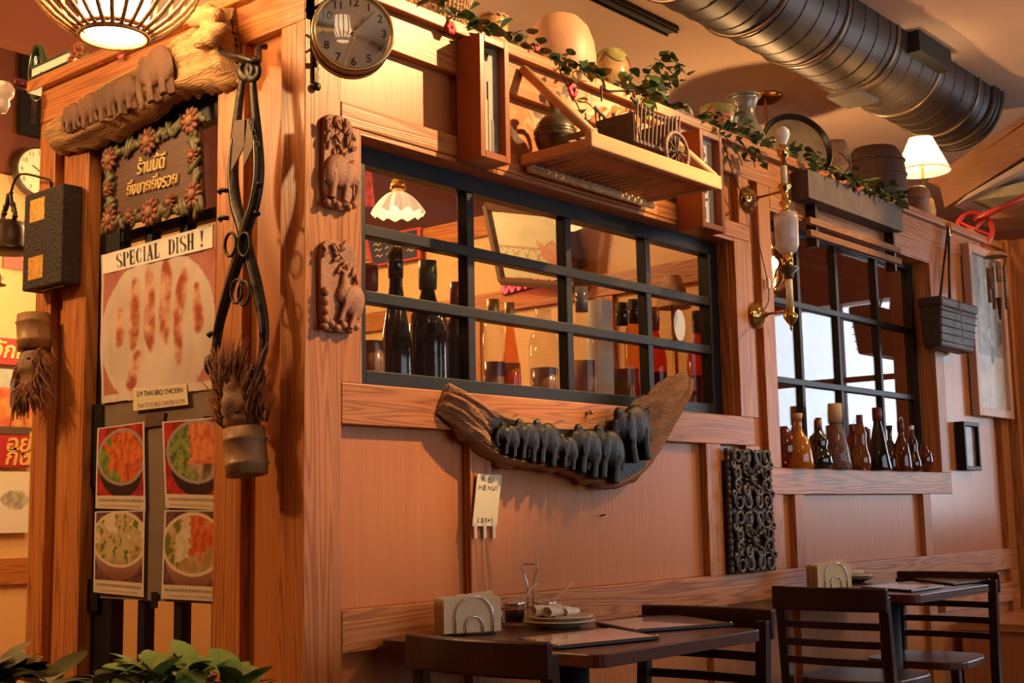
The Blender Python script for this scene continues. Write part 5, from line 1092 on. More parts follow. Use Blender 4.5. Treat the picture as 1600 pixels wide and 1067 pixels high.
MB().prism([Q(1520, 345, xr+.06), Q(1530, 330, xr+.06), Q(1620, 312, xr+.06), Q(1620, 335, xr+.06)], (.4, 0, 0)).build('brown_plank', rf, t, bevel=.003)
# red wheel
p = onX(1523, 358, 5.0); s = mpp(p)
t = thing('red_valve_wheel', 'red painted hoop handle with two spokes under the booth eave', 'wheel', p)
Mw = rmat('Z', 25) @ rmat('Y', 32)
MB().tube([p+Mw @ Vector((0, 26*s*math.cos(a), 36*s*math.sin(a))) for a in [2*PI*k/32 for k in range(32)]], .014, 8, closed=True).build('hoop', simple('red_enamel', (.5, .035, .03), .3), t, smooth=True)
for a0 in (.5, 2.4): MB().tube([p+Mw @ Vector((0, 26*s*math.cos(a0), 36*s*math.sin(a0))), p+Mw @ Vector((0, -24*s*math.cos(a0), -33*s*math.sin(a0)))], .010, 8).build('spoke', simple('red_enamel_%d' % int(a0*10), (.45, .03, .03), .3), t, smooth=True)
MB().tube([p+Vector((.02, .0, .06)), onX(1605, 306, 5.05)], .018, 8).build('red_pipe', simple('red_pipe_paint', (.40, .035, .03), .35), t, smooth=True)
# ================================================================ left partition: carvings, posters, harness
def LW(u, v, x=-.05): p = onX(u, v, x); return (p.y, p.z)
# ---- driftwood with elephants over the poster window
top = [LW(*q) for q in ((60, 192), (105, 168), (160, 130), (215, 100), (262, 70), (300, 38), (330, 14), (348, 4))]
bot = [LW(*q) for q in ((74, 240), (115, 232), (170, 214), (220, 185), (270, 150), (305, 142), (335, 136), (362, 128))]
t = thing('driftwood_elephant_header', 'weathered tan driftwood carved with brown elephants across the top of the poster window', 'wood carving', (-.02, .75, 2.27))
hol = lambda i, j: max(0, min(1, (i-.10)*9))*max(0, min(1, (.66-i)*9))*max(0, min(1, (j-.12)*9))*max(0, min(1, (.80-j)*9))
driftwood('log', top, bot, .13, lambda a, b, d: Vector((-d, a, b)), M['driftpale'], t, seed=5.1, amp=2.4, hollow=hol)
# knotted stub at the corner end
m = MB(); rnd = random.Random(5)
for k in range(9):
    q = onX(322+rnd.uniform(-18, 20), 42+rnd.uniform(-26, 22), -.10); m.ball(q, (.03, .04*rnd.uniform(.6, 1.2), .03*rnd.uniform(.6, 1.1)), 8, 6)
m.build('knot', M['driftpale'], t, remesh=.006)
for (u, v, hpx, rz) in ((112, 208, 50, 10), (138, 200, 58, 14), (166, 190, 62, 16), (196, 178, 64, 18), (246, 158, 92, 20)):
    b = onX(u, v, -.085); s = hpx*mpp(b)
    Tm = Matrix.Translation(b) @ rmat("Z", -90) @ rmat("Y", -rz*.5) @ Matrix.Diagonal((s*.80, s*.5, s, 1))
    elephant(lambda x, y, z: Tm @ Vector((x, y, z)), M['carvedtop'], t, rem=.0035, trunk='in' if hpx < 64 else 'down')
# ---- carved Thai sign
cs = [onX(171, 362, .012), onX(328, 328, .012), onX(321, 174, .012), onX(169, 243, .012)]
t = thing('carved_thai_sign', 'dark carved wooden sign with Thai lettering in a border of painted flowers and leaves', 'sign', (cs[0]+cs[1])/2)
def TS(f, g, d=0.): p = cs[0].lerp(cs[1], f).lerp(cs[3].lerp(cs[2], f), g); return p+Vector((-d, 0, 0))
sgm = wood('sign_brown_wood', (.13, .055, .025), (.06, .022, .012), 'Y', rings=.5, fibre=.6, rough=.5)
MB().prism([TS(0.03, .03), TS(.97, .03), TS(.97, .97), TS(.03, .97)], (-.014, 0, 0)).build('sign_board', sgm, t, bevel=.003)
leafm = simple('painted_olive_leaf', (.11, .09, .025), .5, var=.4, vscale=40); petm = simple('painted_orange_petal', (.22, .062, .03), .5, var=.35, vscale=60); cenm = simple('painted_yellow_centre', (.30, .13, .05), .6)
rnd = random.Random(11)
def border(s):
    s = s % 4; k = int(s); f_ = s-k
    return [(f_, .07), (.93, f_), (1-f_, .93), (.07, 1-f_)][k]
for k in range(110):
    f_, g_ = border(k*4/110); p = TS(f_, g_, .018+rnd.random()*.006); an = rnd.uniform(0, PI)
    MB().ball(p, (.007, .036, .013), 8, 6, M=Matrix.Rotation(an, 3, 'X')).build('carved_leaf', leafm, t, smooth=True)
for (f_, g_, r) in ((.08, .12, .042), (.09, .88, .042), (.5, .90, .045), (.92, .92, .042), (.92, .16, .042), (.5, .09, .046), (.30, .10, .026), (.70, .14, .026), (.93, .55, .026), (.07, .5, .026)):
    m = MB(); c = TS(f_, g_, .026)
    for k in range(10): a = 2*PI*k/10; m.ball(c+Vector((0, r*.66*math.cos(a), r*.66*math.sin(a))), (.008, r*.38, r*.2), 8, 5, M=Matrix.Rotation(a, 3, 'X'))
    fl = m.build('carved_flower', petm, t, smooth=True); MB().ball(c+Vector((-.004, 0, 0)), (.010, r*.42, r*.42), 10, 7).build('flower_centre', cenm, fl, smooth=True)
ltm = simple('gold_cream_lettering', (.66, .45, .17), .4)
for txt, g_, size in (('ร้านนี้ดี', .56, .062), ('ยิ่งขายยิ่งรวย', .34, .058)):
    k = text_mb(txt, size, lambda x, y, z: TS(.5, g_, .0155)+(cs[1]-cs[0]).normalized()*x*.86+(cs[3]-cs[0]).normalized()*y-Vector((z+.003, 0, 0)), extrude=.003, shear=.25, offset=.0004)
    k.build('lettering', ltm, t)
for f_ in (.25, .75): MB().tube([TS(f_, .97, -.004), TS(f_, 1.1, -.004)], .003, 5).build('hanging_wire', M['iron'], t)
# ---- poster and photo sheets on the poster window
XP = .036
t = thing('poster_backing_board', 'grey-brown cardboard taped inside the black window frame behind the food photos', 'board', onX(240, 940, XP))
q = [onX(152, 934, XP+.004), onX(341, 944, XP+.004), onX(341, 606, XP+.004), onX(158, 632, XP+.004)]
MB().prism(q, (.004, 0, 0)).build('cardboard', simple('grey_brown_card', (.17, .115, .075), .75, var=.12), t)
for (u0, v0, u1, v1) in ((140, 632, 160, 760), (132, 905, 152, 955), (318, 650, 340, 660), (236, 925, 246, 950)):
    z = XP-.003; MB().prism([onX(u0, v1, z), onX(u1, v1, z), onX(u1, v0, z), onX(u0, v0, z)], (.002, 0, 0)).build('black_tape', M['black'], t)
z = XP-.004; MB().prism([onX(226, 668, z), onX(255, 664, z), onX(257, 643, z), onX(228, 645, z)], (.002, 0, 0)).build('silver_tape', simple('shiny_tape', (.16, .11, .08), .15, metal=.4), t)
def sheet(P4, x): return [onX(u, v, x) for u, v in P4]   # bl, br, tr, tl
def fbm(x, y, s, o=3): return sum(noise.noise((x*s*2**k, y*s*2**k, 3.7+k))/2**k for k in range(o))
def mixc(a, b, t): t = max(0, min(1, t)); return tuple(a[i]*(1-t)+b[i]*t for i in range(3))
# special dish poster
q = sheet(((160, 631), (339, 606), (339, 350), (160, 399)), XP)
t = thing('special_dish_poster', 'large creased laminated SPECIAL DISH poster of grilled chicken in the black window', 'poster', (q[0]+q[1])/2)
def P(f, g):
    p = q[0].lerp(q[1], f).lerp(q[3].lerp(q[2], f), g); cr = .003*math.sin(f*22+1.6*math.sin(g*4))+.004*noise.noise((f*7, g*4, 2)); return p+Vector((-.003-abs(cr), 0, 0))
def chick(f, g):
    c = mixc((.50, .22, .18), (.40, .14, .12), .5+fbm(f, g, 3))           # pink tablecloth
    e = math.hypot((f-.5)/.50, (g-.42)/.50)
    if e < 1 and f+g > .18: c = mixc((.68, .58, .50), (.56, .46, .38), .5+fbm(f, g, 2))   # white plate
    n = fbm(f*1.2, g*.6, 4); n2 = fbm(f, g, 11)
    for (fc, w_, g0, g1, tilt) in ((.17, .05, .34, .62, .10), (.31, .06, .30, .80, .04), (.45, .055, .26, .86, -.02), (.59, .06, .30, .88, 0), (.72, .055, .16, .80, .03), (.85, .045, .34, .68, -.05), (.40, .045, .05, .32, .3)):
        x = (f-fc-tilt*(g-.5)-.035*n)/w_; y = (g-(g0+g1)/2)/((g1-g0)/2)
        e2 = x*x+y*y*y*y
        if e2 < 1: c = mixc(mixc((.36, .085, .05), (.66, .42, .27), .25+.6*abs(x)+1.1*n2), c, (e2-.55)/.45)
    if g < .19-.8*f: c = (.42, .17, .09)
    if g < .05 or f < .02: c = (.62, .52, .43)
    return c
print_grid('poster_print', 110, 130, P, chick, t, M['printgloss'])
# heading strip
q2 = [P(.02, .865)+Vector((-.003, 0, 0)), P(.985, .855)+Vector((-.003, 0, 0)), P(.985, 1.0)+Vector((-.003, 0, 0)), P(.02, .995)+Vector((-.003, 0, 0))]
MB().prism(q2, (.0008, 0, 0)).build('heading_strip', M['paper'], t)
def TH(x, y): return q2[0].lerp(q2[1], x).lerp(q2[3].lerp(q2[2], x), y)+Vector((-.0012, 0, 0))
LT = {'S': [([(.82, .78), (.70, .95), (.45, 1), (.2, .92), (.1, .75), (.25, .58), (.6, .45), (.85, .3), (.85, .12), (.6, 0), (.35, .02), (.12, .2)], [.1, .08, .08, .12, .2, .28, .3, .28, .2, .09, .08, .1])],
      'P': [([(.25, 0), (.25, 1)], .26), ([(.25, .97), (.6, .97), (.82, .88), (.88, .74), (.82, .58), (.6, .5), (.25, .5)], [.07, .08, .18, .26, .18, .08, .07]), ([(.05, .02), (.48, .02)], .05)],
      'E': [([(.25, 0), (.25, 1)], .26), ([(.1, .97), (.85, .97)], .07), ([(.25, .5), (.65, .5)], .07), ([(.1, .03), (.88, .03)], .07), ([(.84, .97), (.84, .72)], .06), ([(.86, .03), (.86, .28)], .06), ([(.64, .38), (.64, .62)], .06)],
      'C': [([(.85, .7), (.78, .9), (.55, 1), (.3, .88), (.18, .5), (.3, .12), (.55, 0), (.78, .08), (.88, .28)], [.1, .08, .07, .2, .28, .2, .07, .08, .08])],
      'I': [([(.5, 0), (.5, 1)], .28), ([(.25, .98), (.75, .98)], .05), ([(.25, .02), (.75, .02)], .05)],
      'A': [([(.12, 0), (.48, 1)], .08), ([(.46, 1), (.82, 0)], .26), ([(.24, .33), (.68, .33)], .06), ([(0, .02), (.28, .02)], .05), ([(.62, .02), (1, .02)], .05)],
      'L': [([(.3, 0), (.3, 1)], .26), ([(.1, .03), (.88, .03)], .07), ([(.86, .03), (.86, .32)], .06), ([(.1, .98), (.52, .98)], .05)],
      'D': [([(.25, 0), (.25, 1)], .26), ([(.1, .97), (.5, .97), (.8, .85), (.9, .5), (.8, .15), (.5, .03), (.1, .03)], [.06, .07, .18, .27, .18, .07, .06])],
      'H': [([(.22, 0), (.22, 1)], .24), ([(.8, 0), (.8, 1)], .24), ([(.22, .5), (.8, .5)], .06), ([(.04, .98), (.4, .98)], .05), ([(.04, .02), (.4, .02)], .05), ([(.62, .98), (.98, .98)], .05), ([(.62, .02), (.98, .02)], .05)],
      '!': [([(.5, .32), (.5, .7), (.5, 1)], [.08, .2, .3]), ([(.5, 0), (.5, .16)], .26)]}
hm = MB(); x = .14
for ch_ in 'SPECIAL  DISH !':
    w_ = .056 if ch_ != 'I' else .036
    if ch_ == ' ': x += .034; continue
    for st, wd_ in LT[ch_]:
        pts = st if len(st) < 4 else [tuple(v_.xy) for v_ in spline([(a, b, 0) for a, b in st], 25)]
        ws = wd_ if not hasattr(wd_, '__len__') else (wd_ if len(pts) == len(wd_) else [wd_[min(len(wd_)-1, int(i/24*(len(wd_)-1)))]*(1-(i/24*(len(wd_)-1)) % 1)+wd_[min(len(wd_)-1, int(i/24*(len(wd_)-1))+1)]*((i/24*(len(wd_)-1)) % 1) for i in range(25)])
        hm.stroke([(x+a*w_, .14+b*.70) for a, b in pts], [k_*w_*1.2 for k_ in ws] if hasattr(ws, '__len__') else (ws*w_*1.2 if st[0][0] == st[-1][0] or len(st) > 2 or ws > .07 else .05), lambda X_, Y_: TH(X_, Y_))
    x += w_+.006
tag(hm.build('heading_lettering', M['ink'], t), kind='stuff')
# price tag
q3 = sheet(((208, 642), (294, 632), (291, 599), (208, 606)), XP-.009)
t = thing('price_tag', 'cream price tag strip reading S19 THAI BBQ CHICKEN below the large poster', 'price tag', (q3[0]+q3[1])/2)
MB().prism(q3, (.0008, 0, 0)).build('paper_strip', simple('cream_price_paper', (.66, .55, .36), .6), t)
def T3(f, g): return q3[0].lerp(q3[1], f).lerp(q3[3].lerp(q3[2], f), g)+Vector((-.0012, 0, 0))
wq = (q3[1]-q3[0]).length; hq = (q3[3]-q3[0]).length
def fit_text(body, f0, f1, g, T_, wq, hq, mat, parent, nm='print_line', size=None, aspect=1.):
    k = text_mb(body, 1, lambda x_, y_, z_: Vector((x_, y_, 0)), align='LEFT'); w_ = max(v_.x for v_ in k.v) or 1
    sc = (f1-f0)/w_; hy = (size if size else sc*wq/hq*aspect)
    k.v = [T_(f0+v_.x*sc, g+v_.y*hy) for v_ in k.v]; return k.build(nm, mat, parent)
fit_text('S19 THAI BBQ CHICKEN', .07, .93, .60, T3, wq, hq, M['ink'], t, size=.33)
fit_text('THAI STYLE BBQ CHICKEN $17.95', .08, .95, .10, T3, wq, hq, simple('faded_ink', (.28, .2, .12), .7), t, size=.27)
# four noodle photos
def bowl(kind):
    def c(f, g):
        if f < .03 or f > .97 or g > .985: return (.62, .54, .45)
        if g < .155: return (.60, .48, .33)
        n = fbm(f, g, 7); n2 = fbm(f+3, g+1, 14)
        cx, cy, rx, ry = {'a': (.52, .62, .50, .34), 'b': (.62, .64, .56, .36), 'c': (.5, .66, .56, .34), 'd': (.55, .62, .58, .36)}[kind]
        d = math.hypot((f-cx)/rx, (g-cy)/ry)
        bg = (.50, .03, .03) if kind in 'ab' else (.16, .07, .06)
        if d > 1.0:
            low = math.hypot((f-cx)/(rx*.85), (g-cy+.16)/(ry*.95))
            if low < 1: return (.02, .015, .015) if kind in 'ab' else mixc((.46, .28, .18), (.2, .08, .05), (cy-g)*2.2)
            return mixc(bg, (.02, .01, .01), .3+.6*n)
        if d > .90: return (.30, .26, .22) if kind in 'ab' else (.62, .48, .32)
        if kind == 'a':
            if f+.5*g < .62+.2*n: return mixc((.22, .27, .05), (.10, .15, .03), .5+n2)
            return mixc((.62, .16, .03), (.36, .05, .015), .4+1.2*n2)
        if kind == 'b':
            if f < .52+.2*n: return mixc((.24, .30, .07), (.06, .10, .03), .45+n2)
            return mixc((.66, .22, .08), (.46, .10, .04), .4+1.2*n2) if g > .5 else mixc((.4, .3, .2), (.1, .06, .03), .5+n)
        if kind == 'c':
            k = mixc((.50, .40, .20), (.40, .26, .10), .5+n)
            if n2 > .28: k = (.12, .16, .03)
            if n > .2 and g > .6: k = (.62, .52, .34)
            return k
        k = mixc((.46, .32, .14), (.34, .20, .07), .5+n)
        if abs(f-.38-.12*n) < .12+.06*n2 and g > .45+.15*n: k = mixc((.64, .55, .38), (.5, .4, .25), .5+n2)
        elif f > .52+.18*n and g > .55+.2*n: k = mixc((.48, .06, .02), (.6, .2, .06), .4+n2)
        elif f < .3 and n > 0: k = (.13, .16, .03)
        return k
    return c
FS = [('noodle_photo', 'laminated photo sheet of orange prawns and greens in a black bowl', ((150, 794), (229, 797), (227, 659), (154, 669)), 'a', 'S15 DUCK NOODLES W/ CHICKEN MEET $16.95'),
      ('noodle_photo', 'laminated photo sheet of roasted duck slices beside dark greens', ((260, 793), (341, 797), (341, 652), (255, 659)), 'b', 'S16 DUCK NOODLES W/ ROASTED DUCK $18'),
      ('noodle_photo', 'laminated photo sheet of pale udon soup in an orange bowl, under the prawn photo', ((147, 925), (226, 933), (228, 797), (150, 799)), 'c', 'S17 UDON NOODLES W/ CHICKEN $15.95'),
      ('noodle_photo', 'laminated photo sheet of lifted noodles with red duck in a white bowl', ((253, 935), (341, 940), (341, 797), (259, 797)), 'd', 'S18 UDON NOODLES W/ ROASTED DUCK $18')]
for nm, lab, p4, kd, cap in FS:
    qq = sheet(p4, XP-.002); t = thing(nm, lab, 'photo sheet', (qq[0]+qq[1])/2)
    PP = lambda f, g: qq[0].lerp(qq[1], f).lerp(qq[3].lerp(qq[2], f), g)+Vector((-.0025-.0015*math.sin(f*7+g*2), 0, 0))
    print_grid('photo_print', 80, 110, PP, bowl(kd), t, M['printgloss'])
    fit_text(cap, .07, .95, .09, lambda f, g: PP(f, g)+Vector((-.0012, 0, 0)), 1, 1, M['ink'], t, 'caption', size=.042)
    fit_text('NOODLE SOUP BOWL W/ VEGETABLES', .10, .90, .03, lambda f, g: PP(f, g)+Vector((-.0012, 0, 0)), 1, 1, bpy.data.materials['faded_ink'], t, 'caption', size=.028)
# ---- hanging harness hames
xh = -.075
def HX(u, v, x=xh): return onX(u, v, x)
t = thing('iron_harness_hames', 'pair of blackened iron horse-collar hames hanging from a bent hook on the oak stile', 'harness', HX(380, 80))
MB().tube(spline([HX(337, 52, -.03), HX(342, 74, -.05), HX(352, 84, -.08), HX(380, 91, -.10), HX(402, 97, -.09), HX(405, 86, -.05), HX(405, 74, -.03), HX(416, 73, -.005)], 28), .0085, 8).build('hook', M['iron'], t, smooth=True)
MB().box(-.012, -.0, onX(337, 50, -.01).y-.012, onX(337, 50, -.01).y+.012, onX(337, 60, -.01).z, onX(337, 30, -.01).z).build('hook_plate', M['iron'], t)
for pts, rr in (([(378, 98), (374, 112), (383, 122), (394, 114), (391, 98), (384, 92)], .007), ([(390, 98), (386, 112), (393, 124), (403, 116), (401, 100), (396, 93)], .007)):
    MB().tube(spline([HX(u, v, -.085) for u, v in pts], 18), rr, 8, flat=1.8).build('top_loop', M['iron'], t, smooth=True)
armA = [(380, 118), (374, 160), (368, 215), (364, 270), (368, 318), (378, 352), (388, 395), (402, 450), (412, 505), (411, 550), (402, 585)]
armB = [(394, 118), (397, 160), (402, 215), (404, 270), (397, 318), (386, 352), (375, 395), (358, 450), (343, 505), (337, 545), (331, 570)]
for i, arm in enumerate((armA, armB)):
    sp = spline([HX(u, v, -.06-.02*i) for u, v in arm], 40); rr = [.011+.009*math.sin(PI*k/39) for k in range(40)]
    a_ = MB().tube(sp, rr, 8, flat=.75).build('hame_arm', M['iron'], t, smooth=True)
    MB().tube([p+Vector((-.012, 0, 0)) for p in sp[8:34]], .004, 6).build('edge_strap', simple('worn_steel_edge_%d' % i, (.22, .19, .16), .3, metal=.9), a_, smooth=True)
    e = sp[-1]; MB().ball(e, (.021, .021, .03), 14, 10).build('ball_end', M['iron'], a_, smooth=True)
for pts in (((366, 188), (386, 186), (383, 225), (360, 270)), ((382, 186), (396, 186), (394, 232), (380, 262))):
    MB().prism([HX(u, v, -.095) for u, v in pts], (.004, 0, 0)).build('leather_flap', simple('worn_leather', (.14, .075, .035), .6, bump=.3), t, bevel=.001)
for (u, v) in ((360, 382), (382, 382), (370, 455), (381, 458)):
    c = HX(u, v, -.095); MB().tube([c+Vector((0, .024*math.cos(a), .032*math.sin(a))) for a in [2*PI*k/22 for k in range(22)]], .0045, 6, closed=True).build('ring', M['iron'], t, smooth=True)
for (u, v, s) in ((356, 298, -1), (403, 291, 1), (357, 341, -1), (399, 336, 1), (340, 522, -1)):
    c = HX(u, v, -.075); MB().tube([c, c+Vector((-.01, -s*.016, .003)), c+Vector((-.012, -s*.024, -.003))], [.006, .007, .009], 8).build('stud_hook', M['iron'], t, smooth=True)
for k in range(5): c = HX(392+k*2.5, 190+k*9, -.095); MB().tube([c+Vector((0, .006*math.cos(a), .009*math.sin(a))) for a in [2*PI*j/12 for j in range(12)]], .0022, 5, closed=True).build('chain_link', M['iron'], t, smooth=True)
# ---- bamboo root masks
bam = wood('bamboo_brown', (.36, .20, .085), (.20, .09, .035), 'Z', rings=.3, ringscale=12, fibre=.6, rough=.45)
rootm = simple('root_fibre', (.22, .078, .028), .7, var=.4, vscale=60)
def mask(label, base, up, s, seed, flip):
    t = thing('bamboo_root_mask', label, 'mask', base); rnd = random.Random(seed); out = Vector((-1, 0, 0)); up = Vector(up).normalized(); rt = up.cross(out).normalized()
    def T_(a, b, d): return Vector(base)+rt*(a*s)+up*(b*s)+out*(d*s)
    R3 = Matrix((rt, out, up)).transposed()   # local x=right, y=out, z=up
    MB().lathe([(.001, .62), (.17, .62), (.17, .70), (.185, .715), (.17, .73), (.172, .90), (.185, .915), (.17, .93), (.165, 1.0), (.14, 1.0), (.13, .95), (.001, .94)], 24, T_(0, 0, .16), (R3 @ Matrix.Scale(s, 3))).build('bamboo_hat', bam, t, smooth=True)
    m = MB()
    def b_(a, b, d, ra, rb, rd): m.ball(T_(a, b, d), (ra*s, rd*s, rb*s), 12, 9, M=R3)
    b_(0, .45, .15, .19, .26, .15); b_(0, .57, .25, .16, .035, .06); b_(0, .46, .31, .04, .085, .05); b_(0, .40, .33, .06, .03, .04); b_(-.1, .45, .25, .06, .05, .05); b_(.1, .45, .25, .06, .05, .05); b_(0, .30, .27, .09, .03, .05); b_(0, .22, .22, .13, .10, .09); b_(-.19, .47, .12, .04, .08, .05); b_(.19, .47, .12, .04, .08, .05)
    m.build('carved_face', simple('carved_face_wood_%d' % seed, (.24, .115, .05), .6, bump=.3), t, remesh=.011*s/.3)
    for sx in (-1, 1): MB().ball(T_(sx*.085, .505, .275), (.035*s, .02*s, .014*s), 10, 7, M=R3).build('eye', M['carved'], t, smooth=True)
    rm = MB()
    for k in range(300):
        a0 = rnd.uniform(-1, 1); side = abs(a0) > .55
        st = T_(a0*.22, rnd.uniform(.2, .62) if side else rnd.uniform(.16, .34), .12+.12*(1-a0*a0)+rnd.uniform(-.04, .03))
        L_ = rnd.uniform(.16, .34); d = Vector((a0*.5+rnd.gauss(0, .22), -1+.5*abs(a0)*rnd.random(), rnd.uniform(-.05, .5)))
        mid = st+(rt*d.x+up*d.y*.8+out*(d.z+.15))*L_*.5*s; en = st+(rt*d.x*1.1+up*d.y+out*d.z*.6)*L_*s; 
        if en.x > -.004: en.x = -.004
        rm.tube([st, mid, en], [.0075*s/.3*.45, .006*s/.3*.4, .002*s/.3*.4], 4)
    rm.build('root_beard', rootm, t, smooth=True)
mask('bearded face carved from a bamboo root hung upright on the far oak stile', onX(78, 640, -.012), (0, .10, 1), .31, 3, False)
mask('bearded bamboo-root face hung upside down below the iron hames', onX(396, 555, -.012), (0, -.14, -1), .33, 9, True)
# ---- black block with gold squares, bells
a = onX(50, 445, -.05); b = onX(116, 285, -.05)
y0, y1, z0, z1 = 1.085, 1.325, onX(115, 440, -.05).z, onX(115, 286, -.05).z
t = thing('gilt_black_block', 'thick rough black block with two gold-leaf squares on the far oak stile', 'wall block', (-.04, (y0+y1)/2, z0))
MB().box(-.075, -.003, y0, y1, z0, z1).build('block', simple('charred_black_wood', (.022, .012, .007), .7, bump=.9, bscale=90, var=.5, vscale=60), t, bevel=.006)
for zz_ in (z1-.10, z0+.03): MB().box(-.0765, -.074, y0+.11, y0+.20, zz_, zz_+.075).build('gold_square', M['gold'], t)
MB().tube([(-.05, y0+.03, z0-.004), (-.05, y1-.08, z0-.004)], .003, 6).build('support_wire', M['steel'], t)
def bell(label, c, r, wire, bcol=(.05, .032, .022)):
    t = thing('bronze_bell', label, 'bell', c); c = Vector(c)
    bmz = simple('dark_bell_bronze_%d' % int(r*1000), bcol, .42, metal=.7, var=.3, vscale=20)
    MB().lathe([(r*1.12, -1.55*r), (r*1.16, -1.52*r), (r*.98, -1.3*r), (r*.86, -.9*r), (r*.8, -.4*r), (r*.68, -.1*r), (r*.4, .0), (.001, .02*r), (.001, -.05*r), (r*.62, -.2*r), (r*.8, -.9*r), (r*1.05, -1.5*r)], 32, c).build('bell_body', bmz, t, smooth=True)
    m = MB()
    for s in (-1, 1):
        m.tube(spline([c+Vector((0, s*r*.5, -.05*r)), c+Vector((0, s*r*.55, .4*r)), c+Vector((0, s*r*.25, .8*r)), c+Vector((0, s*r*.1, 1.35*r))], 12), [r*.12]*12, 8)
        for k in range(3): m.ball(c+Vector((0, s*r*(.58-.12*k), .15*r+.3*r*k)), r*.15, 8, 6)
    m.build('dragon_crown', bmz, t, smooth=True)
    if wire: MB().tube(spline(wire, 16), .0045, 6).build('hanging_wire', M['iron'], t, smooth=True)
bc = onX(14, 345, -.06); wr2 = [bc+Vector((0, 0, .085)), onX(30, 273, -.06), onX(70, 279, -.06), onX(79, 284, -.06), onX(80, 292, -.05)]
bell('dark bronze temple bell with ornate crown hanging from a wire by the black block', bc, .07, wr2)
bc = onX(-6, 425, -.05); bell('pale gold small bell hanging below the dark temple bell', bc, .03, [bc+Vector((0, 0, .03)), bc+Vector((0, 0, .11)), bc+Vector((0, -.02, .16)), onX(20, 300, -.05)], (.6, .4, .15))
# ---- things on the left ledge
yk = 1.30
p = onX(58, 112, .08); s = mpp(p)
t = thing('green_wire_coil', 'coil of glossy green tubing leaning on the ledge above the elephant driftwood', 'coil', (p.x, p.y, ZL))
for k in range(3): MB().tube([p+Vector((.012*k, (21-2*k)*s*math.cos(a)+.02*k, (42-3*k)*s*math.sin(a))) for a in [2*PI*j/36 for j in range(36)]], .010, 8, closed=True).build('tube_loop', simple('green_tube_%d' % k, (.03, .05, .02), .2), t, smooth=True)
t = thing('red_lacquer_tube', 'dark red lacquered tube poking out over the driftwood', 'tube', onX(45, 135, 0.0))
MB().tube([onX(22, 128, -.03), onX(60, 137, .06)], .016, 12).build('tube', simple('dark_red_lacquer', (.10, .012, .012), .3), t, smooth=True); MB().tube([onX(60, 137, .06), onX(64, 138, .07)], .018, 12).build('end_cap', M['cherry'], t, smooth=True)
for k, lab in enumerate(('green book lying lowest under another on the ledge behind the lantern', 'green book lying on top of another on the ledge behind the lantern')):
    z = ZL+.001+.045*k; p = onX(112, 95, .12); t = thing('green_book', lab, 'book', (.14, p.y, z))
    y0_, y1_ = onX(142, 100, .12).y, onX(84, 90, .12).y
    for dz in (0, .037): MB().box(.03, .24, y0_, y1_, z+dz, z+dz+.005).build('cover', simple('dark_green_cover_%d%d' % (k, int(dz*100)), (.02, .035, .018), .5), t)
    MB().box(.036, .23, y0_+.004, y1_-.004, z+.005, z+.037).build('page_block', M['paper'], t); MB().box(.238, .243, y0_, y1_, z, z+.042).build('spine', M['leafdark'], t)
def Lp(u, v, x=.03): return onX(u, v, x)
t = garland('pink flowered ivy on the ledge behind the elephant driftwood', [[Lp(70, 150), Lp(100, 128), Lp(135, 105), Lp(170, 88)], [Lp(130, 100), Lp(122, 78)]], 60, .05, .4, .02, (), 9, 'flowering_ivy')
for (u, v) in ((160, 92), (192, 84), (168, 84)):
    m = MB(); p = Lp(u, v, -.01)
    for k in range(6): a = 2*PI*k/6; m.ball(p+Vector((-.006, .012*math.cos(a), .012*math.sin(a))), (.006, .011, .011), 8, 5)
    m.build('pink_flower', simple('pink_petal_%d' % u, (.5, .10, .11), .5), t, smooth=True)
p = Lp(120, 80); m = MB()
for k in range(11): m.ball(p+Vector((0, .045*math.cos(k*.6)*(k/11), .02*math.sin(k*1.1))), .011, 8, 6)
m.build('berry_cluster', M['cherry'], t, smooth=True)
# ================================================================ foliage in front of the left partition
def shrub(label, c, n, l, me, seed, stems=7):
    rnd = random.Random(seed); t = thing('potted_shrub', label, 'potted plant', (c.x, c.y, 0)); pz = max(.12, c.z-.45)
    MB().lathe([(.001, 0), (.11, 0), (.15, pz*.97), (.155, pz), (.135, pz), (.13, pz-.02), (.001, pz-.02)], 24, (c.x, c.y, 0)).build('pot', simple('dark_glazed_pot_%d' % seed, (.05, .03, .02), .3), t, smooth=True)
    for s in range(stems):
        a = 2*PI*s/stems+rnd.random(); tip = c+Vector((.12*math.cos(a), .12*math.sin(a), rnd.uniform(-.07, .03))) if s else c.copy()
        MB().tube(spline([(c.x, c.y, pz-.03), (c.x+.04*math.cos(a), c.y+.04*math.sin(a), pz+.15), tip], 8), .005, 6).build('stem', M['stem'], t, smooth=True)
        for k in range(n):
            a2 = 2*PI*k/n*2.4+rnd.random(); d = Vector((math.cos(a2), math.sin(a2), rnd.uniform(.1, .9)))
            put_leaf(t, LM[me], tip+Vector((0, 0, -.012*k*.5)), d, l*rnd.uniform(.75, 1.2), rnd.uniform(-.3, .3))
shrub('bright green rosette-leaved shrub in a pot before the poster window', onX(300, 1040, -.30), 16, .105, 2, 4, 8)
shrub('dark green broad-leaved shrub in a pot at the far end of the partition', onX(22, 1048, -.25), 7, .14, 3, 6, 5)
shrub('dark green sparse shrub in a pot beside the black window stile', onX(78, 1066, -.62), 6, .10, 3, 8, 3)
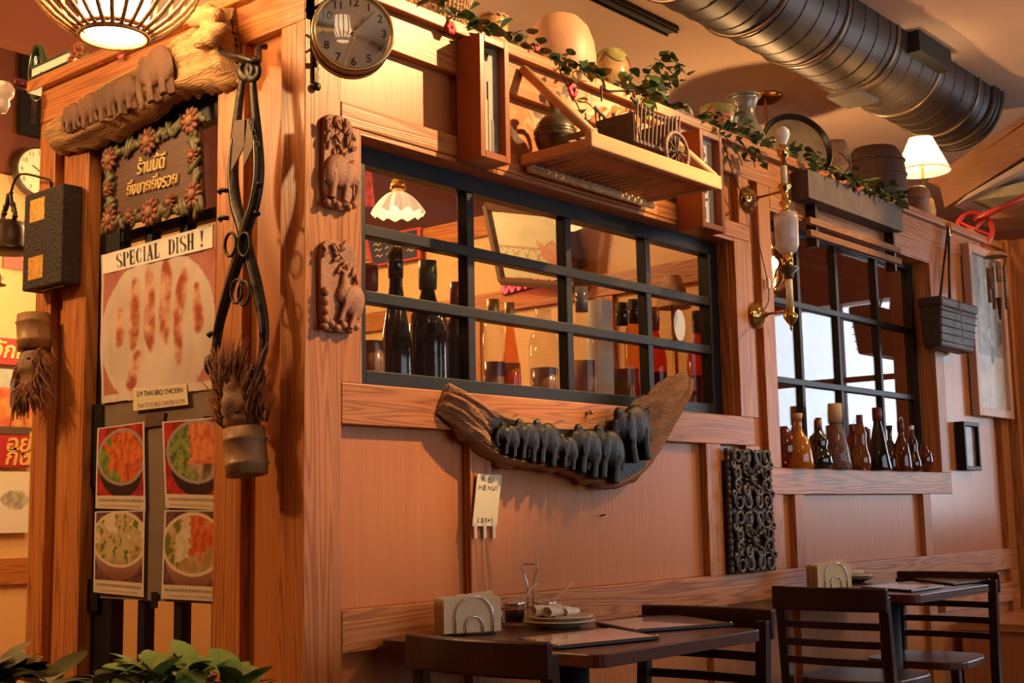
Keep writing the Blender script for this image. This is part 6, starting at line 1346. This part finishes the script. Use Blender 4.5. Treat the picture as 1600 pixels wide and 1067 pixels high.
# ================================================================ far wall seen past the partition
YB = 3.652
def FB(u, v): return onY(u, v, YB)
def flat(name, label, cat, u0, v0, u1, v1, mat, part='sheet', th=.006):
    a, b = FB(u0, v1), FB(u1, v0); z0_, z1_ = min(a.z, b.z), max(a.z, b.z); t = thing(name, label, cat, ((a.x+b.x)/2, YB, z0_))
    MB().box(a.x, b.x, YB-th, YB+.002, z0_, z1_).build(part, mat, t); return t, a.x, b.x, z0_, z1_
t, x0, x1, z0, z1 = flat('pink_framed_print', 'pink print in a thin frame on the back wall behind the dark bell', 'picture', 5, 352, 62, 418, simple('pink_paper', (.5, .12, .09), .5))
MB().box(x0+.12, x1-.1, YB-.009, YB-.005, z0+.05, z1-.05).build('inner_print', simple('salmon_paper', (.62, .2, .15), .5), t)
t, x0, x1, z0, z1 = flat('red_thai_signboard', 'red shop signboard with raised yellow Thai lettering on the back wall', 'sign', -40, 532, 40, 566, simple('red_sign_paint', (.42, .03, .03), .4), 'board', .02)
tx = text_mb('รู้จักกัน', .115, lambda x, y, z: Vector((x0+(x1-x0)*.66+x, YB-.021-z, z0+.035+y)), extrude=.004, shear=.2, offset=.002); tx.build('lettering', simple('yellow_letter', (.75, .52, .16), .4), t)
t, x0, x1, z0, z1 = flat('hotpot_poster', 'poster of a steaming hotpot with fruit on the back wall', 'poster', -40, 580, 52, 676, M['paper'])
def hot(f, g):
    n = fbm(f, g, 6); c = mixc((.5, .46, .36), (.36, .4, .3), n+.5) if g > .7 else mixc((.55, .10, .05), (.6, .3, .06), .5+n)
    if abs(f-.72) < .14 and .42 < g < .85: c = mixc((.28, .26, .24), (.05, .04, .04), abs(f-.72)/.14)
    if g < .12: c = (.10, .06, .04)
    return c
print_grid('poster_print', 40, 40, lambda f, g: Vector((x0+(x1-x0)*f, YB-.0075, z0+(z1-z0)*g)), hot, t, M['print'])
t, x0, x1, z0, z1 = flat('round_red_thai_sign', 'red sign with gold Thai words between the hotpot poster and the white poster', 'sign', -40, 681, 46, 729, simple('deep_red_sign', (.4, .02, .02), .4), 'board', .012)
for w_, zf in (('อยู่', .5), ('กิน', .08)): text_mb(w_, .12, lambda x, y, z: Vector((x0+(x1-x0)*.76+x, YB-.014-z, z0+(z1-z0)*zf+y)), extrude=.003, shear=.2, offset=.002).build('lettering', simple('gold_letter_%d' % int(zf*100), (.65, .4, .1), .4), t)
t, x0, x1, z0, z1 = flat('white_food_poster', 'pale poster of herb rolls below the red Thai sign on the back wall', 'poster', -40, 737, 45, 834, M['paper'])
print_grid('poster_print', 30, 30, lambda f, g: Vector((x0+(x1-x0)*f, YB-.0075, z0+(z1-z0)*g)), lambda f, g: mixc((.3, .2, .2), (.5, .5, .3), .5+fbm(f, g, 9)) if math.hypot((f-.75)/.28, (g-.55)/.16) < 1+.3*fbm(f, g, 5) else mixc((.72, .66, .56), (.72, .6, .3), (g-.6)*1.5), t, M['print'])
t, x0, x1, z0, z1 = flat('black_framed_picture', 'tall black framed dark picture high on the red-brown back wall', 'picture', 26, 84, 72, 208, M['black'], 'frame', .03)
MB().box(x0+.06, x1-.06, YB-.032, YB-.028, z0+.06, z1-.06).build('picture_sheet', simple('dark_floral_print', (.05, .025, .018), .4, var=.6, vscale=12), t)
# clock on the back wall
p = onY(60, 270, 3.60); r = 40*mpp(p)
t = thing('round_wall_clock', 'pale round wall clock half hidden behind the far oak stile', 'clock', p)
MY = Matrix(((1, 0, 0), (0, 0, -1), (0, 1, 0)))
MB().lathe([(r*.9, -.04), (r, -.03), (r, .02), (r*.93, .025), (r*.92, .015), (.001, .015)], 40, p, MY).build('case', M['bronze'], t, autos=40)
MB().lathe([(.001, .016), (r*.92, .016), (r*.92, .018), (.001, .018)], 40, p, MY).build('dial', bpy.data.materials['ivory_dial'], t)
nm = MB()
for h in range(1, 13):
    an = PI/2-2*PI*h/12; k = text_mb(str(h), r*.26, lambda x, y, z: p+Vector((r*.76*math.cos(an)+x, -.0185, r*.76*math.sin(an)+y-r*.09))); nm.add(k.v, k.f)
nm.build('numerals', dm, t)
for an, l in ((1.0, .6), (2.6, .4)): MB().bar(p+Vector((0, -.0195, 0)), p+Vector((l*r*math.cos(an), -.0195, l*r*math.sin(an))), .003, .008, (0, 1, 0)).build('hand', M['ink'], t)
# white globe light at the picture edge
p = onX(2, 148, -.12)
t = thing('white_globe_lamp', 'small white ceramic globe on an iron arm at the edge of the ledge', 'lamp', p)
MB().lathe([(.001, .045), (.03, .04), (.044, .02), (.04, -.005), (.026, -.02), (.03, -.035), (.02, -.06), (.001, -.065)], 24, p).build('globe', M['white'], t, smooth=True); MB().tube(spline([p+Vector((0, .02, .03)), p+Vector((.03, .06, .05)), (.02, p.y+.02, 2.56)], 8), .006, 6).build('arm', M['iron'], t, smooth=True)
# bright tall strip lamp by the stile on the back wall
# ================================================================ side wall seen through the sash window
XS = 2.418
def SX(u, v, x=XS): return onX(u, v, x)
# framed painting
q = [SX(787, 440, 2.36), SX(900, 448, 2.36), SX(890, 335, 2.30), SX(762, 322, 2.30)]
t = thing('bridge_painting', 'tilted dark-framed painting of a wooden bridge and red flowers behind the sash window', 'picture', (q[0]+q[1])/2)
def PQ(f, g, d=0): return q[0].lerp(q[1], f).lerp(q[3].lerp(q[2], f), g)+Vector((-d, 0, 0))
def paint(f, g):
    n = fbm(f, g, 5); c = mixc((.55, .52, .30), (.72, .66, .46), g+n*.5)
    if .15 < g < .5 and (abs(g-.48) < .02 or abs(g-.2) < .02 or abs((f*6+g*3) % 1-.5) < .06 or abs((f*6-g*3) % 1-.5) < .06) and f < .7: c = (.36, .24, .12)
    if math.hypot((f-.8)/.2, (g-.35)/.35) < .8+n: c = mixc((.55, .10, .05), (.6, .3, .2), .5+n)
    return c
print_grid('painting', 44, 36, lambda f, g: PQ(.06+.88*f, .07+.86*g, .012), paint, t, M['print'])
fm = simple('dark_gilt_frame', (.12, .06, .03), .5, bump=.4, bscale=80)
for f0, g0, f1, g1 in ((0, 0, 1, 0), (0, 1, 1, 1), (0, 0, 0, 1), (1, 0, 1, 1)): MB().tube([PQ(f0, g0, .01), PQ(f1, g1, .01)], .022, 6).build('frame_side', fm, t)
for f_ in (.2, .8): MB().tube([PQ(f_, 1, -.02), Vector((2.42, PQ(f_, 1).y, PQ(f_, 1).z+.04))], .002, 4).build('hanging_wire', M['iron'], t)
# second frame
q = [SX(888, 425), SX(918, 418), SX(905, 352), SX(885, 358)]
t = thing('narrow_dark_frame', 'narrow dark frame on the side wall next to the bridge painting', 'picture', q[0])
MB().prism([x_+Vector((-.02, 0, 0)) for x_ in q], (.018, 0, 0)).build('frame', fm, t); cq = sum(q, Vector())/4; MB().prism([cq+(x_-cq)*.65+Vector((-.023, 0, 0)) for x_ in q], (.004, 0, 0)).build('print', simple('brown_print', (.3, .16, .08), .5), t)
# blue specials board with red border
q = [SX(582, 418), SX(660, 404), SX(660, 355), SX(572, 372)]
t = thing('blue_specials_board', 'blue painted board with a red border and yellow lettering on the side wall', 'sign', (q[0]+q[1])/2)
MB().prism([x_+Vector((-.014, 0, 0)) for x_ in q], (.012, 0, 0)).build('red_border', simple('red_border_paint', (.45, .05, .04), .5), t); cq = sum(q, Vector())/4
MB().prism([cq+(x_-cq)*.86+Vector((-.018, 0, 0)) for x_ in q], (.005, 0, 0)).build('blue_field', simple('navy_paint', (.02, .025, .075), .5), t)
sq = MB(); rnd = random.Random(2)
for g_ in (.68, .5, .3):
    for k in range(4):
        f_ = .16+.2*k; sq.stroke([(f_, g_), (f_+.04, g_+.05), (f_+.08, g_-.03), (f_+.13, g_+.03)], .03, lambda x, y: q[0].lerp(q[1], x).lerp(q[3].lerp(q[2], x), y)+Vector((-.0195, 0, 0)))
sq.build('yellow_script', simple('yellow_script_paint', (.6, .42, .1), .5), t)
# neon script
q = [SX(788, 462), SX(872, 440), SX(870, 428), SX(790, 448)]
t = thing('red_neon_script', 'thin red neon script sign on the side wall under the bridge painting', 'neon sign', (q[0]+q[1])/2)
pts = [q[0].lerp(q[1], k/40).lerp(q[3].lerp(q[2], k/40), .5+.42*math.sin(k*1.25))+Vector((-.03, 0, 0)) for k in range(41)]
MB().tube(spline(pts, 120), .0055, 5).build('neon_tube', emis('red_neon_glow', (1, .03, .03), 6), t, smooth=True)
MB().prism([x_+Vector((-.012, 0, 0)) for x_ in q], (.010, 0, 0)).build('backing', M['blackmat'], t)
# ruffled glass pendant
p = onY(622, 335, 1.15); s = mpp(p)
t = thing('ruffled_glass_pendant', 'white ruffled glass pendant shade behind the upper sash panes', 'pendant lamp', p)
Rr = 41*s
def ruf(i, j): a = 2*PI*i; rr = Rr*(.12+.88*j**.8)*(1+.06*j*math.sin(a*12)); return p+Vector((rr*math.cos(a), rr*math.sin(a), 36*s*(1-j**1.5)*1.0+.008*j*math.sin(a*12)))
wg = simple('white_milk_glass', (.82, .74, .6), .3, emit=(1, .75, .45), es=.55); MB().grid(ruf, 96, 10).build('glass_shade', wg, t, smooth=True)
MB().lathe([(.001, 0), (.03, 0), (.035, -.04), (.02, -.05), (.001, -.05)], 20, p+Vector((0, 0, 36*s+.05))).build('cap', M['brass'], t, smooth=True)
MB().tube([p+Vector((0, 0, 36*s+.04)), Vector((p.x, p.y, ZC))], .006, 6).build('rod', M['bronze'], t)
MB().ball(p+Vector((0, 0, .06)), .03).build('bulb', emis('milk_bulb_glow', (1, .7, .4), 25), t, smooth=True)
# red cloth bundle and basket on the side wall shelf, floral shade
p = SX(575, 300, 2.4); t = thing('red_figured_cloth', 'red figured cloth hanging at the plaque end behind the sash window', 'cloth', p)
q = [SX(555, 330, 2.4), SX(592, 320, 2.4), SX(585, 258, 2.4), SX(555, 262, 2.4)]
MB().grid(lambda i, j: q[0].lerp(q[1], i).lerp(q[3].lerp(q[2], i), j)+Vector((-.02*math.sin(i*14)-.01, 0, 0)), 24, 10).build('folds', simple('red_figured_fabric', (.4, .05, .06), .7, var=.6, vscale=30), t, smooth=True)
MB().tube([q[3]+Vector((-.01, .02, 0)), q[2]+Vector((-.01, -.02, 0))], .008, 6).build('hanging_rod', M['brass'], t)
for k in (.2, .8): e_ = q[3].lerp(q[2], k); MB().tube([e_+Vector((-.01, 0, 0)), Vector((e_.x-.01, e_.y, ZC))], .002, 4).build('hanging_cord', M['iron'], t)
p = onY(1052, 470, .29); s = mpp(p)*.62; t = thing('floral_lampshade', 'cream floral bell lampshade standing behind the lower sash panes', 'table lamp', (p.x, .29, ZB))
MB().grid(lambda i, j: (p.x+(46-26*j)*s*math.cos(2*PI*i), .29+(46-26*j)*s*math.sin(2*PI*i), p.z-.03+82*s*j), 60, 8).build('shade', simple('cream_floral_fabric', (.7, .52, .32), .7, var=.45, vscale=16), t, smooth=True)
MB().lathe([(.001, ZB), (.05, ZB), (.045, ZB+.015), (.012, ZB+.04), (.012, p.z)], 20, (p.x, .29, 0)).build('base', M['brass'], t, smooth=True)
